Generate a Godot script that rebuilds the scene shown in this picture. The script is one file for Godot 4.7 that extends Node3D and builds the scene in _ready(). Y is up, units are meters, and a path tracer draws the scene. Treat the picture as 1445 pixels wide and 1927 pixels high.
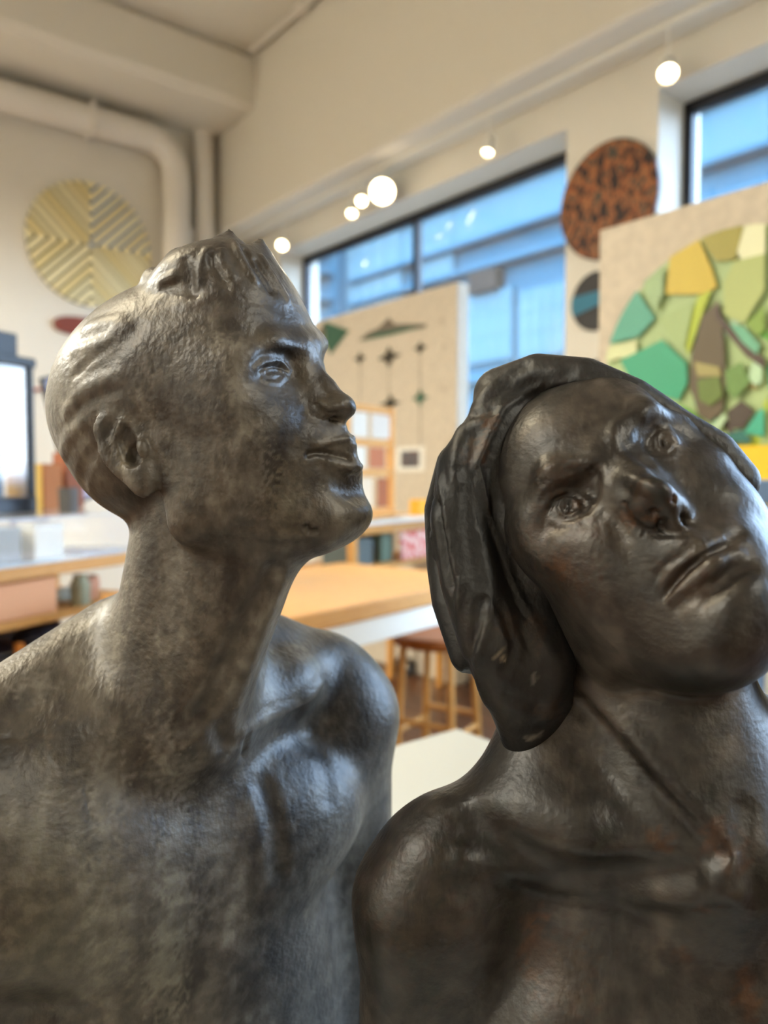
extends Node3D
# A gallery workshop: two life-size busts on a white plinth, benches, wall art and street windows behind them.

const EYE := Vector3(0, 1.35, 0)
const YAW := -38.7

var M := {}
var taken := {}

func _ready() -> void:
	# ---- camera
	var cam := Camera3D.new()
	cam.name = "camera"
	var att := CameraAttributesPhysical.new()
	att.frustum_focal_length = 18.12
	att.frustum_focus_distance = 0.50
	att.exposure_aperture = 3.0
	att.auto_exposure_enabled = false
	cam.attributes = att
	cam.position = EYE
	cam.rotation_degrees = Vector3(-rad_to_deg(atan(68.0 / 1455.0)), YAW, 0)
	cam.fov = 67.03
	add_child(cam)
	# ---- sky and exposure: blue dusk outside
	var we := WorldEnvironment.new()
	we.name = "environment"
	var e := Environment.new()
	e.tonemap_mode = Environment.TONE_MAPPER_LINEAR
	e.tonemap_exposure = 1.1
	e.background_mode = Environment.BG_SKY
	var sky := Sky.new()
	var sm := ProceduralSkyMaterial.new()
	sm.sky_top_color = Color(0.70, 0.84, 1.0)
	sm.sky_horizon_color = Color(0.78, 0.89, 1.0)
	sm.ground_horizon_color = Color(0.16, 0.22, 0.30)
	sm.ground_bottom_color = Color(0.1, 0.13, 0.17)
	sm.sky_energy_multiplier = 1.0
	sm.ground_energy_multiplier = 1.0
	sky.sky_material = sm
	e.sky = sky
	e.background_energy_multiplier = 18.0
	e.sdfgi_enabled = true
	e.ssao_enabled = true
	e.ssil_enabled = true
	we.environment = e
	add_child(we)
	materials()
	room()
	street()
	busts()
	benches()
	wall_art()
	lamps()

# ---------------------------------------------------------------- helpers
func numbered(called: String) -> String:
	if not taken.has(called):
		taken[called] = 0
		return called
	taken[called] += 1
	return "%s_%03d" % [called, taken[called]]

func tag(o: Node3D, label: String, category: String, group := "", kind := "") -> Node3D:
	if label:
		o.set_meta("label", label)
	if category:
		o.set_meta("category", category)
	if group:
		o.set_meta("group", group)
	if kind:
		o.set_meta("kind", kind)
	return o

func thing(called: String, label: String, category: String, at := Vector3.ZERO, turn := 0.0, group := "") -> Node3D:
	var o := Node3D.new()
	o.name = numbered(called)
	add_child(o)
	o.position = at
	o.rotation_degrees.y = turn
	return tag(o, label, category, group)

func setting(called: String) -> Node3D:
	var o := Node3D.new()
	o.name = called
	add_child(o)
	o.set_meta("kind", "structure")
	return o

func part(parent: Node3D, called: String, mesh: Mesh, mat: Material, at := Vector3.ZERO, rot := Vector3.ZERO) -> MeshInstance3D:
	var o := MeshInstance3D.new()
	o.name = called
	o.mesh = mesh
	o.material_override = mat
	o.position = at
	o.rotation_degrees = rot
	parent.add_child(o, true)
	return o

func mat(color: Color, rough := 0.6, metal := 0.0, tex: Texture2D = null, scale := Vector3.ONE, bump: Texture2D = null, relief := 0.0) -> StandardMaterial3D:
	var m := StandardMaterial3D.new()
	m.albedo_color = color
	m.roughness = rough
	m.metallic = metal
	if tex:
		m.albedo_texture = tex
	if bump:
		m.heightmap_enabled = true
		m.heightmap_texture = bump
		m.heightmap_scale = relief
	if tex or bump:
		m.uv1_triplanar = true
		m.uv1_scale = scale
	return m

func noise_tex(seed_: int, freq: float, octaves: int, stops: Array, colors: Array, size := 512) -> NoiseTexture2D:
	var n := FastNoiseLite.new()
	n.seed = seed_
	n.frequency = freq
	n.noise_type = FastNoiseLite.TYPE_SIMPLEX_SMOOTH
	n.fractal_octaves = octaves
	var t := NoiseTexture2D.new()
	t.width = size
	t.height = size
	t.seamless = true
	t.noise = n
	if stops.size():
		var g := Gradient.new()
		g.offsets = PackedFloat32Array(stops)
		g.colors = PackedColorArray(colors)
		t.color_ramp = g
	return t

# box with chamfered edges
func box(size: Vector3, bevel := 0.003) -> ArrayMesh:
	var st := SurfaceTool.new()
	st.begin(Mesh.PRIMITIVE_TRIANGLES)
	st.set_smooth_group(-1)
	var h := size * 0.5
	var b := minf(bevel, minf(h.x, minf(h.y, h.z)) * 0.6)
	var q := func(a: Vector3, c: Vector3, d: Vector3, e: Vector3) -> void:
		var mid := (a + c + d + e) / 4.0
		if (c - a).cross(d - a).dot(mid) > 0.0:
			for v: Vector3 in [a, d, c, a, e, d]:
				st.add_vertex(v)
		else:
			for v: Vector3 in [a, c, d, a, d, e]:
				st.add_vertex(v)
	for ax in 3:
		var u := (ax + 1) % 3
		var w := (ax + 2) % 3
		for s: float in [-1.0, 1.0]:
			var p: Array[Vector3] = []
			for k: Array in [[-1, -1], [1, -1], [1, 1], [-1, 1]]:
				var v := Vector3.ZERO
				v[ax] = s * h[ax]
				v[u] = k[0] * (h[u] - b)
				v[w] = k[1] * (h[w] - b)
				p.append(v)
			q.call(p[0], p[1], p[2], p[3])
			for s2: float in [-1.0, 1.0]:
				var a1 := Vector3.ZERO
				a1[ax] = s * h[ax]
				a1[u] = s2 * (h[u] - b)
				var a2 := Vector3.ZERO
				a2[ax] = s * (h[ax] - b)
				a2[u] = s2 * h[u]
				var z := Vector3.ZERO
				z[w] = h[w] - b
				q.call(a1 - z, a1 + z, a2 + z, a2 - z)
	for sx: float in [-1.0, 1.0]:
		for sy: float in [-1.0, 1.0]:
			for sz: float in [-1.0, 1.0]:
				var s := Vector3(sx, sy, sz)
				var c := s * (h - Vector3(b, b, b))
				var t: Array[Vector3] = [c + Vector3(sx * b, 0, 0), c + Vector3(0, sy * b, 0), c + Vector3(0, 0, sz * b)]
				if (t[1] - t[0]).cross(t[2] - t[0]).dot(s) > 0.0:
					t.reverse()
				for v: Vector3 in t:
					st.add_vertex(v)
	st.generate_normals()
	return st.commit()

# many plain boxes [centre, size] joined into one mesh
func boxes(list: Array, bevel := 0.004) -> ArrayMesh:
	var st := SurfaceTool.new()
	st.begin(Mesh.PRIMITIVE_TRIANGLES)
	for q: Array in list:
		st.append_from(box(q[1], bevel), 0, Transform3D(Basis(), q[0]))
	return st.commit()

# polygon in the x-y plane, thick along z from 0 to -depth
func slab(poly: PackedVector2Array, depth: float) -> ArrayMesh:
	if Geometry2D.is_polygon_clockwise(poly):
		poly.reverse()
	var st := SurfaceTool.new()
	st.begin(Mesh.PRIMITIVE_TRIANGLES)
	st.set_smooth_group(-1)
	var idx := Geometry2D.triangulate_polygon(poly)
	for i in range(0, idx.size(), 3):
		var a := poly[idx[i]]
		var b := poly[idx[i + 1]]
		var c := poly[idx[i + 2]]
		if (b - a).cross(c - a) > 0.0:
			var tmp := b
			b = c
			c = tmp
		for v: Vector2 in [a, b, c]:
			st.add_vertex(Vector3(v.x, v.y, 0))
		for v: Vector2 in [a, c, b]:
			st.add_vertex(Vector3(v.x, v.y, -depth))
	for i in poly.size():
		var a := poly[i]
		var b := poly[(i + 1) % poly.size()]
		var a0 := Vector3(a.x, a.y, 0)
		var b0 := Vector3(b.x, b.y, 0)
		var a1 := Vector3(a.x, a.y, -depth)
		var b1 := Vector3(b.x, b.y, -depth)
		for v: Vector3 in [a0, b0, b1, a0, b1, a1]:
			st.add_vertex(v)
	st.generate_normals()
	return st.commit()

func lathe(profile: Array, segs := 28) -> ArrayMesh:
	var st := SurfaceTool.new()
	st.begin(Mesh.PRIMITIVE_TRIANGLES)
	st.set_smooth_group(-1)
	for i in profile.size() - 1:
		var p: Vector2 = profile[i]
		var q: Vector2 = profile[i + 1]
		for k in segs:
			var a := TAU * k / segs
			var b := TAU * (k + 1) / segs
			var p0 := Vector3(p.x * cos(a), p.y, p.x * sin(a))
			var p1 := Vector3(p.x * cos(b), p.y, p.x * sin(b))
			var q0 := Vector3(q.x * cos(a), q.y, q.x * sin(a))
			var q1 := Vector3(q.x * cos(b), q.y, q.x * sin(b))
			for v: Vector3 in [p0, p1, q1, p0, q1, q0]:
				st.add_vertex(v)
	st.generate_normals()
	return st.commit()

# round pipe through points
func pipe(pts: Array, r: float, segs := 16) -> ArrayMesh:
	var st := SurfaceTool.new()
	st.begin(Mesh.PRIMITIVE_TRIANGLES)
	var n := pts.size()
	var side := Vector3.ZERO
	for i in n:
		var t: Vector3 = (pts[mini(i + 1, n - 1)] - pts[maxi(i - 1, 0)]).normalized()
		if i == 0:
			side = t.cross(Vector3(0.31, 0.52, 0.79)).normalized()
		side = (side - t * side.dot(t)).normalized()
		var up := t.cross(side)
		for k in segs + 1:
			var a := TAU * k / segs
			var d := side * cos(a) + up * sin(a)
			st.set_normal(d)
			st.add_vertex(pts[i] + d * r)
	for i in n - 1:
		for k in segs:
			var a := i * (segs + 1) + k
			var b := a + segs + 1
			for v: int in [a, b, a + 1, a + 1, b, b + 1]:
				st.add_index(v)
	return st.commit()

func circle_poly(r: float, n := 64, c := Vector2.ZERO) -> PackedVector2Array:
	var p := PackedVector2Array()
	for i in n:
		p.append(c + Vector2(cos(TAU * i / n), sin(TAU * i / n)) * r)
	return p

func materials() -> void:
	var grain := noise_tex(3, 0.02, 4, [0.0, 1.0], [Color(0.9, 0.9, 0.9), Color(1, 1, 1)])
	M.plaster = mat(Color(0.86, 0.84, 0.79), 0.85)
	M.ceiling = mat(Color(0.85, 0.83, 0.78), 0.9)
	M.duct = mat(Color(0.87, 0.85, 0.81), 0.55)
	M.white = mat(Color(0.88, 0.87, 0.83), 0.45)
	M.plinth = mat(Color(0.66, 0.665, 0.645), 0.6)
	M.panel = mat(Color(0.80, 0.75, 0.67), 0.75, 0.0, grain, Vector3(2, 2, 2))
	M.dark_frame = mat(Color(0.10, 0.10, 0.12), 0.45, 0.2)
	M.black = mat(Color(0.035, 0.035, 0.04), 0.4)
	M.steel = mat(Color(0.62, 0.64, 0.66), 0.3, 0.8)
	var wood := noise_tex(11, 0.012, 4, [0.0, 0.45, 0.6, 1.0], [Color(0.78, 0.56, 0.28), Color(0.86, 0.65, 0.36), Color(0.81, 0.60, 0.31), Color(0.90, 0.70, 0.42)])
	M.wood = mat(Color(0.94, 0.90, 0.85), 0.55, 0.0, wood, Vector3(0.6, 6.0, 6.0))
	M.wood_dark = mat(Color(0.72, 0.55, 0.40), 0.5, 0.0, wood, Vector3(4.0, 0.8, 4.0))
	M.pale_wood = mat(Color(1.0, 0.96, 0.9), 0.6, 0.0, wood, Vector3(4.0, 0.7, 4.0))
	M.glass = mat(Color(1, 1, 1, 0.05), 0.02)
	M.glass.transparency = BaseMaterial3D.TRANSPARENCY_ALPHA
	for k in 4:
		var t := noise_tex(20 + k, 0.02, 4, [0.0, 1.0], [Color(0.24 + 0.02 * k, 0.135 + 0.012 * k, 0.085), Color(0.38 + 0.03 * k, 0.23 + 0.02 * k, 0.15)], 256)
		M["plank%d" % k] = mat(Color.WHITE, 0.32, 0.0, t, Vector3(9, 9, 0.9))

# worn patina over the vertex colours of the clay
func patina(seed_: int, rough: float, metal: float, stretch: Vector3, relief: float) -> StandardMaterial3D:
	var m := StandardMaterial3D.new()
	m.vertex_color_use_as_albedo = true
	m.albedo_texture = noise_tex(seed_, 0.012, 6, [0.0, 0.38, 0.5, 0.62, 1.0], [Color(0.55, 0.52, 0.50), Color(0.72, 0.70, 0.68), Color(0.80, 0.78, 0.75), Color(0.92, 0.90, 0.87), Color(1, 1, 1)], 1024)
	m.uv1_triplanar = true
	m.uv1_scale = stretch
	m.roughness = rough * 0.9
	m.metallic = metal
	m.heightmap_enabled = true
	m.heightmap_texture = noise_tex(seed_ + 7, 0.035, 5, [], [], 1024)
	m.heightmap_scale = relief
	return m

# ---------------------------------------------------------------- the room
func room() -> void:
	# floor of boards over a slab
	var fl := setting("floor")
	part(fl, "slab", box(Vector3(8.2, 0.1, 11.2), 0.0), M.black, Vector3(-0.1, -0.075, -1.35))
	var rng := RandomNumberGenerator.new()
	rng.seed = 4
	var shapes: Array = []
	for k in 3:
		shapes.append(box(Vector3(0.158, 0.022, [1.5, 1.9, 2.3][k] - 0.003), 0.0015))
	for i in 48:
		var x := -3.98 + 0.161 * i
		if x > 3.55:
			break
		var z := -6.5 - rng.randf() * 1.2
		while z < 4.0:
			var k := rng.randi() % 3
			var long: float = [1.5, 1.9, 2.3][k]
			part(fl, "plank", shapes[k], M["plank%d" % (rng.randi() % 4)], Vector3(x, -0.011, z + long / 2))
			z += long
	# ceiling and beams
	var ce := setting("ceiling")
	part(ce, "slab", box(Vector3(8.2, 0.2, 11.2), 0.0), M.ceiling, Vector3(-0.1, 4.92, -1.35))
	part(ce, "window_beam", box(Vector3(0.75, 1.305, 10.7), 0.02), M.plaster, Vector3(3.625, 4.1675, -1.25))
	part(ce, "cross_beam", box(Vector3(7.35, 0.46, 0.8), 0.05), M.plaster, Vector3(-0.38, 4.59, -6.15))
	part(ce, "conduit", pipe([Vector3(3.19, 4.795, -5.7), Vector3(3.19, 4.795, 3.9)], 0.022), M.duct)
	var cl := part(ce, "conduit_clip", box(Vector3(0.08, 0.06, 0.12), 0.01), M.duct, Vector3(3.19, 4.79, -4.95))
	cl.set_meta("kind", "structure")
	# walls
	var wb := setting("wall_back")
	part(wb, "plaster", box(Vector3(8.2, 5.0, 0.2), 0.0), M.plaster, Vector3(-0.1, 2.4, -6.6))
	var wl := setting("wall_left")
	part(wl, "plaster", box(Vector3(0.2, 5.0, 11.2), 0.0), M.plaster, Vector3(-4.1, 2.4, -1.35))
	var wf := setting("wall_front")
	part(wf, "plaster", box(Vector3(8.2, 5.0, 0.2), 0.0), M.plaster, Vector3(-0.1, 2.4, 4.1))
	var wr := setting("wall_right")
	var list := [
		[Vector3(3.8, 0.475, -1.25), Vector3(0.4, 0.95, 10.7)],
		[Vector3(3.8, 3.4125, -1.25), Vector3(0.4, 0.205, 10.7)],
		[Vector3(3.8, 2.13, -6.23), Vector3(0.4, 2.36, 0.56)],
		[Vector3(3.8, 2.13, -2.551), Vector3(0.4, 2.36, 0.578)],
		[Vector3(3.8, 2.13, 3.45), Vector3(0.4, 2.36, 1.3)],
	]
	part(wr, "plaster", boxes(list, 0.0), M.plaster)
	window("window_1", -5.95, -2.84, [-4.418])
	window("window_2", -2.262, 2.8, [-0.75, 1.0])
	# ducts on the back wall
	var du := setting("trim_1")
	var bend: Array = [Vector3(-3.9, 4.17, -6.36)]
	for k in 9:
		var a := PI / 2 * k / 8.0
		bend.append(Vector3(2.55 + 0.27 * sin(a), 3.9 + 0.27 * cos(a), -6.36))
	bend.append(Vector3(2.82, 0.02, -6.36))
	part(du, "air_duct", pipe(bend, 0.115, 20), M.duct)
	part(du, "down_pipe", pipe([Vector3(3.09, 0.02, -6.4), Vector3(3.09, 4.37, -6.4)], 0.085, 20), M.duct)
	part(du, "pipe_collar", pipe([Vector3(2.97, 3.43, -6.4), Vector3(2.97, 3.49, -6.4)], 0.03, 16), M.duct)
	part(du, "pipe", pipe([Vector3(2.97, 0.02, -6.4), Vector3(2.97, 3.46, -6.4)], 0.018, 12), M.duct)
	part(du, "thin_pipe", pipe([Vector3(3.317, 0.02, -6.45), Vector3(3.317, 4.37, -6.45)], 0.03, 14), M.duct)
	for x: float in [-2.0, -0.6, 0.8, 2.1]:
		part(du, "duct_strap", boxes([[Vector3(x, 4.17, -6.36), Vector3(0.03, 0.245, 0.245)]], 0.07), M.duct)
	var bb := setting("baseboard_back")
	part(bb, "board", box(Vector3(7.6, 0.14, 0.02), 0.004), M.white, Vector3(-0.2, 0.071, -6.489))

func window(called: String, z0: float, z1: float, mullions: Array) -> void:
	var w := setting(called)
	var zc := (z0 + z1) / 2
	var wide := z1 - z0
	var x := 3.86
	part(w, "frame", boxes([
		[Vector3(x, 3.275, zc), Vector3(0.06, 0.055, wide)], [Vector3(x, 0.98, zc), Vector3(0.06, 0.06, wide)],
		[Vector3(x, 2.13, z0 + 0.025), Vector3(0.06, 2.3, 0.05)], [Vector3(x, 2.13, z1 - 0.025), Vector3(0.06, 2.3, 0.05)]]), M.dark_frame)
	var cuts := [z0 + 0.05]
	for z: float in mullions:
		part(w, "mullion", box(Vector3(0.06, 2.26, 0.05)), M.dark_frame, Vector3(x, 2.13, z))
		cuts.append(z)
	cuts.append(z1 - 0.05)
	for i in cuts.size() - 1:
		part(w, "pane", box(Vector3(0.004, 2.24, cuts[i + 1] - cuts[i] - 0.04), 0.0), M.glass, Vector3(x, 2.13, (cuts[i] + cuts[i + 1]) / 2))
	part(w, "sill", box(Vector3(0.32, 0.03, wide - 0.01), 0.006), M.white, Vector3(3.72, 0.966, zc))

# ---------------------------------------------------------------- the street outside
func street() -> void:
	var dusk_blue_stone := mat(Color(0.165, 0.30, 0.36), 0.8)  # facade colour carries the blue of the dusk light
	var pale := mat(Color(0.25, 0.36, 0.40), 0.5)  # trim, with the same dusk blue put into its colour
	var road_grey := mat(Color(0.20, 0.20, 0.20), 0.9)
	var vent := mat(Color(0.17, 0.14, 0.12), 0.7)
	var pane := mat(Color(0.27, 0.37, 0.40), 0.25)  # facade panes, dusk light tinted into their colour too
	for m: StandardMaterial3D in [dusk_blue_stone, pale, road_grey, vent, pane]:
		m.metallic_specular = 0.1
	var road := setting("ground")
	part(road, "paving", box(Vector3(26, 0.1, 60), 0.0), road_grey, Vector3(17.1, -0.2, -6))
	var b := thing("street_building", "building with gridded windows, blue dusk light put into its colour, seen through the window glass", "building", Vector3(11, 0, -9))
	part(b, "wall", box(Vector3(3, 8.8, 13.8), 0.02), dusk_blue_stone, Vector3(1.5, 4.25, 1.05))
	for y: float in [5.88, 6.75, 5.34, 3.2]:
		part(b, "cornice", box(Vector3(0.3, 0.12, 13.8), 0.03), dusk_blue_stone if y != 6.75 else pale, Vector3(-0.1, y, 1.05))
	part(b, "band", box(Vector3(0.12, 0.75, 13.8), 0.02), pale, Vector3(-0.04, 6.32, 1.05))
	for spot: Array in [[-1.4, 4.2, 1.05, 1.2], [-0.09, 4.1, 0.98, 1.1], [1.4, 4.15, 1.0, 1.15], [2.9, 4.15, 1.0, 1.15], [-5.0, 6.1, 1.9, 1.7], [-2.9, 6.0, 0.9, 1.2], [-3.6, 4.1, 1.2, 1.3], [3.6, 7.6, 1.2, 1.0], [1.6, 7.6, 1.2, 1.0], [-0.6, 7.6, 1.2, 1.0], [-2.6, 7.7, 1.2, 1.0], [5.0, 4.15, 1.0, 1.15]]:
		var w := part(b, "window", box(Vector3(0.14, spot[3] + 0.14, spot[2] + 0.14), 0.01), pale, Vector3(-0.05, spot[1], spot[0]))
		for i in 4:
			for j in 3:
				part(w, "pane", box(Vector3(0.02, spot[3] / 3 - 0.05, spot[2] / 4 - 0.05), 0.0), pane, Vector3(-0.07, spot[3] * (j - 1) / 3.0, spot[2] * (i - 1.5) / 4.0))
	part(b, "vent", box(Vector3(0.3, 0.4, 0.72), 0.02), vent, Vector3(-0.12, 5.05, -1.45))
	var c := thing("corner_building", "building with slatted ledges behind the far window pane, blue dusk light put into its colour", "building", Vector3(10.6, 0, -19.9))
	part(c, "wall", box(Vector3(3, 9.5, 9.6), 0.02), dusk_blue_stone, Vector3(1.5, 4.6, 0))
	for y: float in [5.5, 6.1, 6.7, 7.3]:
		part(c, "ledge", box(Vector3(0.5, 0.12, 9.6), 0.02), dusk_blue_stone, Vector3(-0.2, y, 0))

# ---------------------------------------------------------------- busts on their plinth
func busts() -> void:
	var pl := thing("plinth", "large white plinth top carrying the two busts", "plinth", Vector3(0.57, 0, -0.6))
	part(pl, "top", box(Vector3(1.224, 0.03, 1.234), 0.004), M.plinth, Vector3(0, 0.777, 0))
	part(pl, "body", box(Vector3(1.20, 0.758, 1.21), 0.004), M.plinth, Vector3(0, 0.383, 0))
	var turn := Basis(Vector3.UP, deg_to_rad(YAW))
	var mb := v3(-.15, -.556, -.63)
	var wb := v3(.20, -.556, -.50)
	var man := thing("male_bust", "grey-brown bust of a man with short quiff, in profile gazing up to the right", "bust", EYE + turn * mb, YAW)
	part(man, "figure", man_bust(mb), patina(31, 0.5, 0.1, v3(4.6, 4.0, 4.6), 0.06))
	var woman := thing("female_bust", "dark brown bust of a woman with tilted head and shoulder-length hair", "bust", EYE + turn * wb, YAW)
	part(woman, "figure", woman_bust(wb), patina(51, 0.46, 0.2, v3(4.5, 4.5, 4.5), 0.04))
	part(woman, "hair", woman_hair(wb), patina(71, 0.58, 0.0, v3(4.5, 3.5, 4.5), 0.05))

# ---------------------------------------------------------------- benches and what lies on them
func leg_mesh(h: float, w := 0.07) -> ArrayMesh:
	return box(Vector3(w, h, w), 0.006)

func benches() -> void:
	# work table in the middle
	var t := thing("work_table", "wooden work table with thick top and white apron behind the male bust", "table", Vector3(1.161, 0, -1.935), 13.3)
	part(t, "table_top", box(Vector3(1.30, 0.06, 0.85), 0.005), M.wood, Vector3(0.60, 0.90, -0.425))
	part(t, "apron", box(Vector3(1.26, 0.085, 0.02), 0.003), M.white, Vector3(0.60, 0.827, -0.02))
	part(t, "apron", box(Vector3(1.26, 0.085, 0.02), 0.003), M.white, Vector3(0.60, 0.827, -0.82))
	for x: float in [0.02, 0.56, 1.19]:
		part(t, "leg", leg_mesh(0.87), M.wood, Vector3(x, 0.435, -0.76 if x > 0.4 else -0.08))
	part(t, "leg", leg_mesh(0.87), M.wood, Vector3(0.02, 0.435, -0.76))
	# stool tucked under the table
	var s := thing("wooden_stool", "wooden stool with dark rounded seat tucked by the work table", "stool", Vector3(2.33, 0, -2.52), 20)
	part(s, "seat", lathe([Vector2(0.0, 0.60), Vector2(0.17, 0.60), Vector2(0.20, 0.61), Vector2(0.21, 0.635), Vector2(0.20, 0.655), Vector2(0.0, 0.65)], 40), M.wood_dark)
	for k in 4:
		var a := PI / 4 + k * PI / 2
		var foot := Vector3(cos(a) * 0.2, 0.0, sin(a) * 0.2)
		part(s, "leg", pipe([foot, foot * 0.8 + Vector3(0, 0.62, 0)], 0.017, 12), M.wood)
	for k in 4:
		var a := PI / 4 + k * PI / 2
		var b := a + PI / 2
		part(s, "stretcher", pipe([Vector3(cos(a) * 0.185, 0.22 + 0.05 * (k % 2), sin(a) * 0.185), Vector3(cos(b) * 0.185, 0.22 + 0.05 * (k % 2), sin(b) * 0.185)], 0.012, 10), M.wood)
	# far bench
	var f := thing("far_bench", "tall bench with white top and wooden edge in front of the print board", "bench", Vector3(2.40, 0, -3.22), 19)
	part(f, "top", box(Vector3(1.04, 0.014, 0.45), 0.002), M.white, Vector3(0.52, 1.093, -0.225))
	part(f, "edge", box(Vector3(1.04, 0.05, 0.43), 0.003), M.wood, Vector3(0.52, 1.060, -0.235))
	part(f, "shelf", box(Vector3(1.0, 0.025, 0.41), 0.003), M.wood, Vector3(0.52, 0.845, -0.235))
	for x: float in [0.03, 1.01]:
		for z: float in [-0.05, -0.42]:
			part(f, "leg", leg_mesh(1.034, 0.045), M.wood, Vector3(x, 0.517, z))
	on(f, "storage_box", box(Vector3(0.17, 0.15, 0.22), 0.004), mat(Color(0.33, 0.37, 0.36), 0.7), Vector3(0.14, 0.934, -0.16), "grey-green storage box on the shelf of the far bench", "box")
	on(f, "dark_bottle", lathe([Vector2(0, 0), Vector2(0.03, 0), Vector2(0.032, 0.1), Vector2(0.014, 0.13), Vector2(0.014, 0.16), Vector2(0, 0.16)], 20), mat(Color(0.10, 0.05, 0.03), 0.2), Vector3(0.30, 0.859, -0.12), "dark brown bottle between boxes on the far bench shelf", "bottle")
	on(f, "green_box", box(Vector3(0.13, 0.16, 0.2), 0.004), mat(Color(0.36, 0.43, 0.36), 0.7), Vector3(0.425, 0.939, -0.18), "sage green box beside the red painted canvas", "box")
	var cv := on(f, "red_canvas", box(Vector3(0.42, 0.165, 0.018), 0.002), mat(Color.WHITE, 0.8, 0.0, noise_tex(91, 0.02, 3, [0.0, 0.42, 0.55, 1.0], [Color(0.9, 0.75, 0.68), Color(0.92, 0.78, 0.72), Color(0.85, 0.35, 0.30), Color(0.78, 0.25, 0.22)], 256), Vector3(5, 3, 5)), Vector3(0.72, 0.942, -0.045), "small canvas streaked pink and red leaning on the far bench", "canvas")
	cv.rotation_degrees.x = -4
	on(f, "note_block", box(Vector3(0.13, 0.10, 0.07), 0.002), mat(Color(0.93, 0.66, 0.16), 0.7), Vector3(0.935, 1.151, -0.16), "small yellow block of notes on the far bench", "note block")
	# card rack on the far bench
	var r := thing("card_rack", "light wooden card rack holding prints on the far bench", "rack", f.to_global(Vector3(0.21, 1.101, -0.22)), 19)
	for x: float in [0.0, 0.48]:
		part(r, "post", box(Vector3(0.04, 0.66, 0.035), 0.003), M.pale_wood, Vector3(x, 0.33, 0))
	for y: float in [0.04, 0.27, 0.44, 0.64]:
		part(r, "rail", box(Vector3(0.44, 0.035, 0.024), 0.003), M.pale_wood, Vector3(0.24, y, 0))
	part(r, "shelf", box(Vector3(0.5, 0.014, 0.12), 0.002), M.pale_wood, Vector3(0.24, 0.02, 0.07))
	for q: Array in [[0.12, 0.54, 0.16, 0.14, Color(0.85, 0.82, 0.76)], [0.34, 0.54, 0.2, 0.14, Color(0.82, 0.78, 0.72)], [0.30, 0.355, 0.17, 0.12, Color(0.72, 0.42, 0.25)], [0.10, 0.355, 0.15, 0.12, Color(0.88, 0.85, 0.78)], [0.15, 0.15, 0.2, 0.17, Color(0.86, 0.78, 0.66)], [0.36, 0.15, 0.12, 0.17, Color(0.62, 0.34, 0.16)]]:
		part(r, "card", box(Vector3(q[2], q[3], 0.003), 0.0005), mat(q[4], 0.7), Vector3(q[0], q[1], 0.016))
	left_counter()
	# right: white sign board with a blue-grey frame, and a yellow board behind it
	var g := thing("sign_board", "white board with blue-grey frame at the right edge", "board", Vector3(1.607, 0, -0.790), -50)
	var gm := mat(Color(0.40, 0.50, 0.64), 0.5)
	part(g, "panel", box(Vector3(0.5, 1.22, 0.012), 0.002), M.white, Vector3(0.28, 0.68, -0.004))
	part(g, "top_rail", box(Vector3(0.56, 0.05, 0.03), 0.004), gm, Vector3(0.28, 1.317, 0))
	part(g, "bottom_rail", box(Vector3(0.56, 0.05, 0.03), 0.004), gm, Vector3(0.28, 0.045, 0))
	for x: float in [0.02, 0.54]:
		part(g, "stile", box(Vector3(0.04, 1.24, 0.03), 0.004), gm, Vector3(x, 0.67, 0))
	for x: float in [0.02, 0.54]:
		part(g, "foot", box(Vector3(0.04, 0.02, 0.3), 0.004), gm, Vector3(x, 0.01, 0))
	var y := thing("yellow_board", "bright yellow board standing below the green round picture", "board", Vector3(2.09, 0, -1.12), -90)
	part(y, "panel", box(Vector3(0.5, 1.41, 0.02), 0.003), mat(Color(0.85, 0.70, 0.02), 0.5), Vector3(0.25, 0.727, 0))
	part(y, "foot", box(Vector3(0.3, 0.012, 0.1), 0.003), M.black, Vector3(0.25, 0.006, 0))
	tag(part(self, "castor_wheel", pipe([Vector3(3.33, 0.066, -3.98), Vector3(3.33, 0.066, -3.91)], 0.065, 20), M.black), "small black wheel on the floor before the print board", "wheel")

# a thing of its own resting on other furniture, placed in that furniture's axes
func on(base: Node3D, called: String, mesh: Mesh, m: Material, at: Vector3, label: String, category: String, group := "") -> MeshInstance3D:
	var o := part(self, numbered(called), mesh, m, base.to_global(at), Vector3(0, base.rotation_degrees.y, 0))
	tag(o, label, category, group)
	return o

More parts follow.
